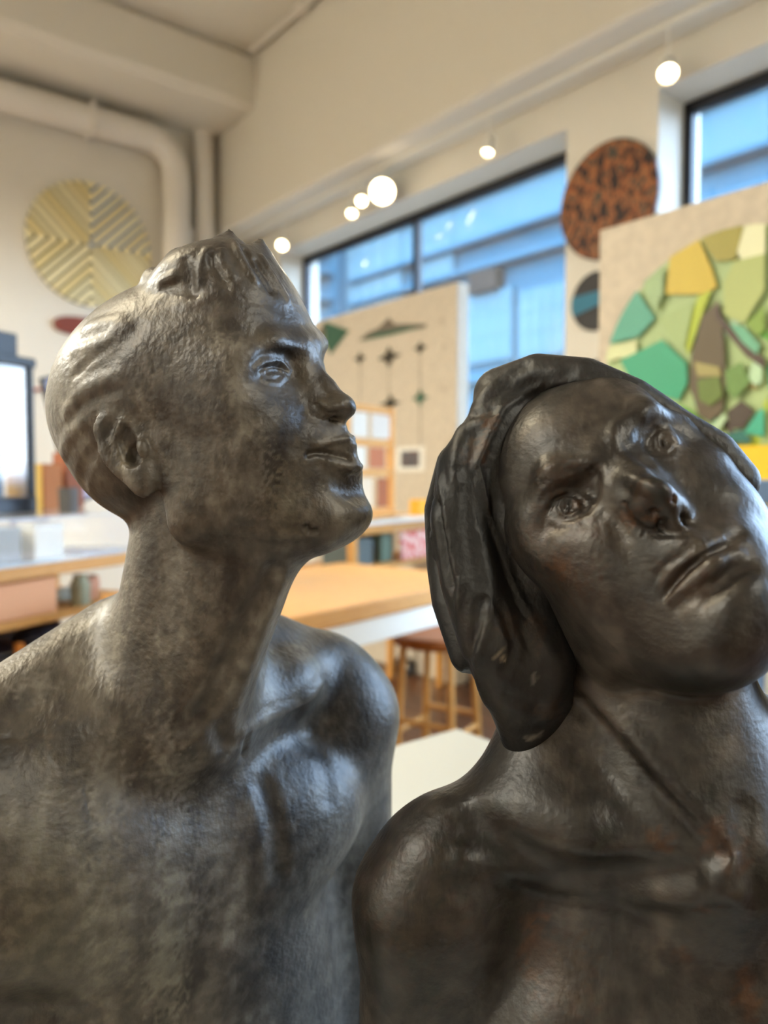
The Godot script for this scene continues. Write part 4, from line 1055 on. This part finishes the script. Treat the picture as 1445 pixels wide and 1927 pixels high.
func woman_hair(base: Vector3) -> ArrayMesh:
	var s := Sculpt.new()
	var head := woman_head()
	s.frame = head
	s.ell(v3(0, 44, -16), v3(86, 84, 104), 10)
	s.ell(v3(0, -10, -46), v3(78, 80, 66), 20)
	s.ell(v3(0, 8, 92), v3(73, 90, 72), 6, v3(0, 0, 0), 1)
	s.ell(v3(0, -90, 30), v3(58, 60, 66), 6, v3(0, 0, 0), 1)
	s.chain([[72, 10, -10, 24], [66, -50, -28, 26], [56, -120, -44, 22]], 16)
	s.frame = Transform3D()
	s.chain([[73, 36, -502, 17], [53, 5, -496, 19], [48, -28, -489, 19], [55, -65, -483, 20], [67, -104, -478, 20], [81, -136, -484, 18], [92, -173, -502, 14]], 10)
	s.chain([[54, 6, -541, 18], [43, -24, -539, 15], [42, -60, -528, 13], [46, -84, -517, 14], [57, -117, -505, 14]], 10)
	s.chain([[79, -36, -504, 18], [90, -74, -497, 20], [101, -114, -490, 22], [102, -142, -494, 20], [100, -175, -507, 14]], 14)
	s.chain([[78, 53, -513, 19], [99, 64, -504, 15], [126, 61, -488, 13], [153, 49, -478, 11], [177, 32, -472, 10], [199, 15, -466, 12], [210, -3, -460, 13]], 10)
	s.build(v3(-.01, -.22, -.67), v3(.30, .14, -.36), 0.0025)
	s.ridge([v3(83.8, 48.7, -491.3), v3(73.8, 41.2, -486.0), v3(66.3, 26.2, -482.1), v3(57.1, 7.1, -477.6), v3(61.0, -8.8, -476.9), v3(66.5, -28.6, -479.2), v3(73.8, -46.2, -478.7), v3(78.8, -63.7, -477.1), v3(86.1, -78.7, -474.8), v3(93.8, -91.6, -472.3)], 3.5, 2.2)
	s.ridge([v3(100.1, 57.7, -487.6), v3(91.2, 53.8, -491.7), v3(81.2, 45.8, -489.6)], 3.5, 2)
	s.ridge([v3(100.5, 56.3, -487.8), v3(119.3, 58.8, -477.1), v3(136.2, 53.8, -471.6), v3(150.0, 49.5, -467.5)], 3.5, 1.6)
	s.ridge([v3(35.0, 2.7, -487.4), v3(36.8, -16.2, -476.8), v3(39.0, -33.7, -471.8), v3(43.0, -53.8, -467.8), v3(45.8, -63.8, -465.4), v3(45.4, -86.3, -468.0)], 4, 2.4)
	s.ridge([v3(35.3, -1.2, -533.1), v3(34.2, -18.8, -478.6), v3(36.3, -38.8, -473.8), v3(38.7, -56.3, -471.3), v3(42.9, -71.3, -467.8)], 5, -3)
	s.ridge([v3(30.8, -28.9, -529.0), v3(30.6, -38.8, -486.3), v3(33.0, -53.8, -486.3)], 4, 1.8)
	s.ridge([v3(48.1, 29.3, -493.8), v3(44.7, 15.3, -482.3), v3(43.7, -3.7, -476.3)], 8, 1.6)
	s.ridge([v3(56.3, 26.1, -483.2), v3(51.2, 8.1, -477.4), v3(51.2, -11.3, -473.2), v3(51.2, -31.2, -469.2), v3(53.8, -51.2, -465.3), v3(56.2, -63.8, -463.1)], 8, -2.6)
	s.ridge([v3(57.1, 7.1, -477.6), v3(56.2, -11.3, -474.2), v3(60.7, -33.7, -472.0)], 4, -1.4)
	s.ridge([v3(46.3, 6.2, -478.0), v3(46.3, 3.6, -477.2)], 4, -3)
	s.ridge([v3(64.4, -73.3, -462.7), v3(61.2, -91.2, -459.7), v3(56.2, -106.2, -461.4), v3(59.0, -128.9, -473.6), v3(67.0, -149.0, -486.2)], 5, 2)
	s.ridge([v3(58.8, -76.2, -461.4), v3(56.2, -93.8, -460.9), v3(52.4, -107.8, -464.9), v3(55.2, -130.0, -500.1)], 6, -2.4)
	s.ridge([v3(71.3, -78.9, -464.4), v3(74.7, -90.6, -462.7), v3(78.6, -103.8, -461.8), v3(73.8, -116.2, -460.8)], 6, -1.6)
	s.ridge([v3(91.2, -93.8, -471.5), v3(98.8, -106.2, -469.1), v3(106.2, -126.2, -470.7), v3(101.2, -148.8, -473.6)], 10, 2)
	s.ridge([v3(65.0, -74.9, -462.5), v3(76.3, -89.0, -464.4)], 2.5, -1)
	s.ridge([v3(74.5, -132.8, -464.9), v3(86.2, -138.8, -466.8), v3(100.2, -145.3, -472.4), v3(114.1, -143.8, -478.2)], 6, -1.6)
	s.ridge([v3(57.7, 44.7, -501.3), v3(66.0, 54.0, -496.1), v3(78.6, 61.3, -494.5), v3(91.2, 63.8, -490.8), v3(106.2, 63.8, -483.6)], 8, 1.5)
	s.ridge([v3(66.3, 45.6, -489.6), v3(76.2, 58.9, -494.4), v3(88.8, 68.7, -493.2)], 7, -1.6)
	s.ridge([v3(54.7, 37.9, -494.4), v3(62.9, 39.6, -487.7), v3(71.2, 41.2, -486.0)], 5, -2)
	s.stain(9, v3(14, 6, 14), Color(.006, .0055, .0055), Color(.011, .010, .0095), Color(.026, .022, .019))
	s.paint(v3(71, -109, -459), 7, Color(.42, .36, .26), 0.9, 0.8)
	s.paint(v3(91, -124, -467), 5, Color(.22, .21, .19), 0.8, 0.7)
	s.paint(v3(94, -164, -479), 8, Color(.22, .21, .19), 0.7, 0.5)
	s.paint(v3(56, 16, -479), 12, Color(.048, .028, .017), 0.8, 1)
	s.paint(v3(66, 34, -484), 8, Color(.085, .036, .012), 0.7, 1.5)
	s.paint(v3(61, 18, -480), 5, Color(.085, .036, .012), 0.6, 2.5)
	s.paint(v3(76, -91, -463), 12, Color(.048, .028, .017), 0.8, 1)
	s.paint(v3(94, -96, -471), 9, Color(.048, .028, .017), 0.7, 2)
	s.paint(v3(104, -144, -473), 12, Color(.048, .028, .017), 0.6, 1)
	return s.mesh(base)
# ---------------------------------------------------------------- sculpting
# A figure is a field of smoothly joined ellipsoids (kind 0) and tapered capsules (kind 1), meshed as surface nets.
class Sculpt:
	var kind := PackedInt32Array()
	var inv: Array[Transform3D] = []
	var rad := PackedVector3Array()
	var pa := PackedVector3Array()
	var pb := PackedVector3Array()
	var soft := PackedFloat32Array()
	var cut := PackedInt32Array()
	var frame := Transform3D()
	var cell := 0.0025
	var lo := Vector3.ZERO
	var nx := 0
	var ny := 0
	var nz := 0
	var colors := PackedColorArray()
	var strands: Array = []
	var blocks: Array = []
	var val := PackedFloat32Array()
	var verts := PackedVector3Array()
	var tris := PackedInt32Array()
	var norms := PackedVector3Array()

	# ellipsoid at c, radii r, turned by e (degrees), all in the current frame, millimetres
	func ell(c: Vector3, r: Vector3, k := 8.0, e := Vector3.ZERO, sub := 0) -> void:
		var b := Basis.from_euler(Vector3(deg_to_rad(e.x), deg_to_rad(e.y), deg_to_rad(e.z)))
		var t := frame * Transform3D(b, c * 0.001)
		kind.append(0)
		inv.append(t.affine_inverse())
		rad.append(r * 0.001)
		pa.append(t.origin)
		pb.append(Vector3.ZERO)
		soft.append(k * 0.001)
		cut.append(sub)

	func cap(a: Vector3, b: Vector3, ra: float, rb: float, k := 8.0, sub := 0) -> void:
		kind.append(1)
		inv.append(Transform3D())
		var ga := frame * (a * 0.001)
		var gb := frame * (b * 0.001) - ga
		rad.append(Vector3(ra * 0.001, rb * 0.001, 1.0 / maxf(gb.length_squared(), 1e-9)))
		pa.append(ga)
		pb.append(gb)
		soft.append(k * 0.001)
		cut.append(sub)

	func ell2(c: Vector3, r: Vector3, k := 8.0, e := Vector3.ZERO, sub := 0) -> void:
		ell(c, r, k, e, sub)
		ell(Vector3(-c.x, c.y, c.z), r, k, Vector3(e.x, -e.y, -e.z), sub)

	func cap2(a: Vector3, b: Vector3, ra: float, rb: float, k := 8.0, sub := 0) -> void:
		cap(a, b, ra, rb, k, sub)
		cap(Vector3(-a.x, a.y, a.z), Vector3(-b.x, b.y, b.z), ra, rb, k, sub)

	# one strand of clay through points [x, y, z, radius] (kind 2)
	func chain(pts: Array, k := 8.0, sub := 0) -> void:
		var a := PackedVector3Array()
		var r := PackedFloat32Array()
		for q: Array in pts:
			a.append(frame * (Vector3(q[0], q[1], q[2]) * 0.001))
			r.append(q[3] * 0.001)
		kind.append(2)
		inv.append(Transform3D())
		rad.append(Vector3.ONE)
		pa.append(a[0])
		pb.append(Vector3(strands.size(), 0, 0))
		soft.append(k * 0.001)
		cut.append(sub)
		strands.append([a, r])

	func strand(n: int, p: Vector3) -> float:
		var a: PackedVector3Array = strands[n][0]
		var r: PackedFloat32Array = strands[n][1]
		var best := 1.0
		for i in a.size() - 1:
			var w := p - a[i]
			var ba := a[i + 1] - a[i]
			var t := clampf(w.dot(ba) / ba.length_squared(), 0.0, 1.0)
			best = minf(best, (w - ba * t).length() - lerpf(r[i], r[i + 1], t))
		return best

	func prim(i: int, p: Vector3) -> float:
		if kind[i] == 0:
			var r := rad[i]
			var u := (inv[i] * p) / r
			var k0 := u.length()
			return k0 * (k0 - 1.0) / maxf((u / r).length(), 1e-6)
		if kind[i] == 2:
			return strand(int(pb[i].x), p)
		var w := p - pa[i]
		var ba := pb[i]
		var h := clampf(w.dot(ba) * rad[i].z, 0.0, 1.0)
		return (w - ba * h).length() - lerpf(rad[i].x, rad[i].y, h)

	func field(p: Vector3, list: PackedInt32Array) -> float:
		var d := 1.0
		for i in list:
			var e := 0.0
			if kind[i] == 0:
				var r := rad[i]
				var u := (inv[i] * p) / r
				var k0 := u.length()
				e = k0 * (k0 - 1.0) / maxf((u / r).length(), 1e-6)
			elif kind[i] == 2:
				e = strand(int(pb[i].x), p)
			else:
				var w := p - pa[i]
				var ba := pb[i]
				var t := clampf(w.dot(ba) * rad[i].z, 0.0, 1.0)
				e = (w - ba * t).length() - lerpf(rad[i].x, rad[i].y, t)
			var k := soft[i]
			if cut[i] == 0:
				var g := d - e
				if g > k:
					d = e
				elif g > -k:
					var h := (k - absf(g)) / k
					d = minf(d, e) - h * h * k * 0.25
			elif d + e < k:
				var h2 := maxf(k - absf(d + e), 0.0) / k
				d = maxf(d, -e) + h2 * h2 * k * 0.25
		return d

	# the field at the 8 x 8 x 8 points of a block, by eighths: those far from the surface only get its sign
	func work(n: int) -> void:
		var b: Array = blocks[n]
		var o := lo + Vector3(b[0], b[1], b[2]) * cell
		var list: PackedInt32Array = b[3]
		var near := cell * 4.3
		for q in 8:
			var x0 := (q & 1) * 4
			var y0 := ((q >> 1) & 1) * 4
			var z0 := (q >> 2) * 4
			var mid := field(o + Vector3(x0 + 1.5, y0 + 1.5, z0 + 1.5) * cell, list)
			var flat := absf(mid) > near
			for z in range(z0, z0 + 4):
				for y in range(y0, y0 + 4):
					var row: int = ((b[2] + z) * ny + b[1] + y) * nx + b[0]
					for x in range(x0, x0 + 4):
						val[row + x] = mid if flat else field(o + Vector3(x, y, z) * cell, list)

	func build(from: Vector3, to: Vector3, size: float) -> void:
		cell = size
		lo = from
		var s := (to - from) / cell
		nx = int(ceil(s.x / 8.0)) * 8
		ny = int(ceil(s.y / 8.0)) * 8
		nz = int(ceil(s.z / 8.0)) * 8
		val.resize(nx * ny * nz)
		val.fill(1.0)
		var all := PackedInt32Array(range(kind.size()))
		var reach := cell * 8.0 * 0.87
		for bz in nz / 8:
			for by in ny / 8:
				for bx in nx / 8:
					var c := lo + (Vector3(bx, by, bz) * 8.0 + Vector3(3.5, 3.5, 3.5)) * cell
					var d := field(c, all)
					if absf(d) < reach * 1.5 + 0.002:
						var list := PackedInt32Array()
						for i in all:
							if prim(i, c) < reach * 1.35 + soft[i] + 0.004:
								list.append(i)
						blocks.append([bx * 8, by * 8, bz * 8, list])
					elif d < 0.0:
						for z in 8:
							for y in 8:
								var row := ((bz * 8 + z) * ny + by * 8 + y) * nx + bx * 8
								for x in 8:
									val[row + x] = -1.0
		for n in blocks.size():
			work(n)
		# surface nets
		var id_at := PackedInt32Array()
		id_at.resize(val.size())
		id_at.fill(-1)
		var sy := nx
		var sz := nx * ny
		var offs := PackedInt32Array([0, 1, sy, sy + 1, sz, sz + 1, sz + sy, sz + sy + 1])
		var cells := PackedInt32Array()
		for n in blocks.size():
			var b: Array = blocks[n]
			for z in range(b[2], mini(b[2] + 8, nz - 1)):
				for y in range(b[1], mini(b[1] + 8, ny - 1)):
					var row: int = (z * ny + y) * nx
					for x in range(b[0], mini(b[0] + 8, nx - 1)):
						var i := row + x
						var neg := 0
						for k in 8:
							if val[i + offs[k]] < 0.0:
								neg += 1
						if neg == 0 or neg == 8:
							continue
						var sum := Vector3.ZERO
						var cnt := 0
						for e in 12:
							var e0 := EA[e]
							var e1 := EB[e]
							var v0 := val[i + offs[e0]]
							var v1 := val[i + offs[e1]]
							if (v0 < 0.0) == (v1 < 0.0):
								continue
							var t := v0 / (v0 - v1)
							sum += Vector3(e0 & 1, (e0 >> 1) & 1, e0 >> 2).lerp(Vector3(e1 & 1, (e1 >> 1) & 1, e1 >> 2), t)
							cnt += 1
						id_at[i] = verts.size()
						cells.append(i)
						verts.append(lo + (Vector3(x, y, z) + sum / cnt) * cell)
		for i in cells:
			var v0 := val[i]
			for ax in 3:
				var d0: int = [1, sy, sz][ax]
				var d1: int = [sy, sz, 1][ax]
				var d2: int = [sz, 1, sy][ax]
				if i - d1 - d2 < 0:
					continue
				var v1 := val[i + d0]
				if (v0 < 0.0) == (v1 < 0.0):
					continue
				var a := id_at[i]
				var b := id_at[i - d1]
				var c := id_at[i - d1 - d2]
				var d := id_at[i - d2]
				if b < 0 or c < 0 or d < 0:
					continue
				if v0 < 0.0:
					tris.append_array(PackedInt32Array([a, c, b, a, d, c]))
				else:
					tris.append_array(PackedInt32Array([a, b, c, a, c, d]))
		blocks.clear()
		val.clear()
		normals()

	func normals() -> void:
		norms = PackedVector3Array()
		norms.resize(verts.size())
		var t := 0
		while t < tris.size():
			var a := tris[t]
			var b := tris[t + 1]
			var c := tris[t + 2]
			var n := (verts[c] - verts[a]).cross(verts[b] - verts[a])
			norms[a] += n
			norms[b] += n
			norms[c] += n
			t += 3
		for i in norms.size():
			norms[i] = norms[i].normalized()

	# move every vertex within r (mm) of c by push (mm along its normal) and by the vector pull
	func dab(c: Vector3, r: float, push: float, pull := Vector3.ZERO) -> void:
		var o := frame * (c * 0.001)
		var rr := r * 0.001
		var pl := frame.basis * (pull * 0.001)
		for i in verts.size():
			var d := verts[i].distance_squared_to(o)
			if d < rr * rr:
				var f := 1.0 - d / (rr * rr)
				f = f * f
				verts[i] += norms[i] * (push * 0.001 * f) + pl * f

	# raise (or groove) a line through points; w = half width, mm
	func ridge(pts: Array, w: float, push: float, face := Vector3.ZERO) -> void:
		var p := PackedVector3Array()
		var box := AABB(frame * (pts[0] * 0.001), Vector3.ZERO)
		for q: Vector3 in pts:
			var g := frame * (q * 0.001)
			p.append(g)
			box = box.expand(g)
		var ww := w * 0.001
		box = box.grow(ww)
		var fv := (frame.basis * face).normalized()
		var last := p.size() - 1
		for i in verts.size():
			var v := verts[i]
			if not box.has_point(v):
				continue
			if face != Vector3.ZERO and norms[i].dot(fv) < 0.0:
				continue
			var best := 1e9
			var along := 0.0
			for s in last:
				var ba := p[s + 1] - p[s]
				var h := clampf((v - p[s]).dot(ba) / maxf(ba.length_squared(), 1e-12), 0.0, 1.0)
				var d := (v - p[s] - ba * h).length_squared()
				if d < best:
					best = d
					along = (s + h) / last
			if best < ww * ww:
				var f := 1.0 - best / (ww * ww)
				f = f * f
				if w < 6.0:
					f *= smoothstep(0.0, 0.12, along + 0.03) * smoothstep(0.0, 0.12, 1.03 - along)
				verts[i] += norms[i] * (push * 0.001 * f)

	func ridge2(pts: Array, w: float, push: float) -> void:
		ridge(pts, w, push)
		var other := []
		for q: Vector3 in pts:
			other.append(Vector3(-q.x, q.y, q.z))
		ridge(other, w, push)

	# pull places of the clay onto others: pairs [from, to] in mm, spread s (mm)
	func warp(pairs: Array, s: float) -> void:
		var n := pairs.size()
		var c := PackedVector3Array()
		for q: Array in pairs:
			c.append(frame * (q[0] * 0.001))
		var ss := s * 0.001
		var m: Array = []
		for i in n:
			var row := PackedFloat64Array()
			for j in n:
				row.append(exp(-c[i].distance_squared_to(c[j]) / (ss * ss)) + (0.02 if i == j else 0.0))
			var g: Vector3 = frame.basis * ((pairs[i][1] - pairs[i][0]) * 0.001)
			row.append_array(PackedFloat64Array([g.x, g.y, g.z]))
			m.append(row)
		for i in n:
			var best := i
			for j in range(i, n):
				if absf(m[j][i]) > absf(m[best][i]):
					best = j
			var tmp: PackedFloat64Array = m[i]
			m[i] = m[best]
			m[best] = tmp
			var ri: PackedFloat64Array = m[i]
			for j in n:
				if j == i:
					continue
				var rj: PackedFloat64Array = m[j]
				var f := rj[i] / ri[i]
				if f != 0.0:
					for k in range(i, n + 3):
						rj[k] -= f * ri[k]
				m[j] = rj
		var w := PackedVector3Array()
		for i in n:
			var ri: PackedFloat64Array = m[i]
			w.append(Vector3(ri[n], ri[n + 1], ri[n + 2]) / ri[i])
		var far := 9.0 * ss * ss
		for i in verts.size():
			var v := verts[i]
			var g := Vector3.ZERO
			for j in n:
				var d := v.distance_squared_to(c[j])
				if d < far:
					g += w[j] * exp(-d / (ss * ss))
			verts[i] = v + g

	# halve the edges of the mesh within r (mm) of c
	func refine(c: Vector3, r: float) -> void:
		var o := frame * (c * 0.001)
		var rr := r * r * 1e-6
		var inside := PackedByteArray()
		inside.resize(verts.size())
		for i in verts.size():
			inside[i] = 1 if verts[i].distance_squared_to(o) < rr else 0
		var mids := {}
		var out := PackedInt32Array()
		var t := 0
		while t < tris.size():
			var a := tris[t]
			var b := tris[t + 1]
			var c3 := tris[t + 2]
			t += 3
			var ab := inside[a] + inside[b] == 2
			var bc := inside[b] + inside[c3] == 2
			if not ab and not bc and inside[c3] + inside[a] < 2:
				out.append_array(PackedInt32Array([a, b, c3]))
				continue
			if ab and bc:
				var x := mid(mids, a, b)
				var y := mid(mids, b, c3)
				var z := mid(mids, c3, a)
				out.append_array(PackedInt32Array([a, x, z, x, b, y, z, y, c3, x, y, z]))
			elif ab:
				var x := mid(mids, a, b)
				out.append_array(PackedInt32Array([a, x, c3, x, b, c3]))
			elif bc:
				var y := mid(mids, b, c3)
				out.append_array(PackedInt32Array([a, b, y, a, y, c3]))
			else:
				var z := mid(mids, c3, a)
				out.append_array(PackedInt32Array([a, b, z, z, b, c3]))
		tris = out

	func mid(mids: Dictionary, a: int, b: int) -> int:
		var key := mini(a, b) * 1048576 + maxi(a, b)
		if not mids.has(key):
			mids[key] = verts.size()
			var e := verts[b] - verts[a]
			var na := norms[a]
			var nb := norms[b]
			# curved midpoint, so that the finer mesh stays round
			verts.append((verts[a] + verts[b]) * 0.5 + (na * e.dot(na) - nb * e.dot(nb)) * 0.125)
			norms.append((na + nb).normalized())
		return mids[key]

	func smooth(times: int) -> void:
		for t in times:
			var sum := PackedVector3Array()
			sum.resize(verts.size())
			var cnt := PackedInt32Array()
			cnt.resize(verts.size())
			var i := 0
			while i < tris.size():
				var a := tris[i]
				var b := tris[i + 1]
				var c := tris[i + 2]
				sum[a] += verts[b] + verts[c]
				sum[b] += verts[c] + verts[a]
				sum[c] += verts[a] + verts[b]
				cnt[a] += 2
				cnt[b] += 2
				cnt[c] += 2
				i += 3
			for v in verts.size():
				verts[v] = verts[v].lerp(sum[v] / cnt[v], 0.5)

	# cover the clay with a mottled patina: three tones (linear), noise drawn out by grain along y
	func stain(seed_: int, grain: Vector3, dark: Color, base: Color, light: Color) -> void:
		colors.resize(verts.size())
		var n := FastNoiseLite.new()
		n.seed = seed_
		n.frequency = 1.0
		n.fractal_octaves = 4
		for i in verts.size():
			var v := verts[i] * grain
			var f := n.get_noise_3dv(v) + 0.35 * n.get_noise_3dv(v * 4.3)
			var c := base.lerp(light, smoothstep(0.05, 0.5, f)) if f > 0.0 else base.lerp(dark, smoothstep(0.05, 0.45, -f))
			colors[i] = c

	# a stain of its own outline: within r (mm) of c, broken up by noise
	func paint(c: Vector3, r: float, col: Color, amount := 0.8, stretch := 1.0) -> void:
		var o := frame * (c * 0.001)
		var n := FastNoiseLite.new()
		n.seed = int(absf(c.x * 7.0 + c.y * 3.0 + c.z))
		n.frequency = 1.0
		n.fractal_octaves = 3
		var rr := r * 0.001
		for i in verts.size():
			var d := verts[i] - o
			d.y /= stretch
			var q := d.length() / rr
			if q < 1.0:
				var f := smoothstep(0.0, 0.35, 0.75 - q + 0.9 * n.get_noise_3dv(verts[i] * 220.0))
				colors[i] = colors[i].lerp(col, f * amount)

	func mesh(at: Vector3) -> ArrayMesh:
		normals()
		var moved := PackedVector3Array()
		moved.resize(verts.size())
		for i in verts.size():
			moved[i] = verts[i] - at
		var arr := []
		arr.resize(Mesh.ARRAY_MAX)
		arr[Mesh.ARRAY_VERTEX] = moved
		arr[Mesh.ARRAY_NORMAL] = norms
		arr[Mesh.ARRAY_INDEX] = tris
		if colors.size():
			arr[Mesh.ARRAY_COLOR] = colors
		var m := ArrayMesh.new()
		m.add_surface_from_arrays(Mesh.PRIMITIVE_TRIANGLES, arr)
		return m

	const EA: Array[int] = [0, 2, 4, 6, 0, 1, 4, 5, 0, 1, 2, 3]
	const EB: Array[int] = [1, 3, 5, 7, 2, 3, 6, 7, 4, 5, 6, 7]
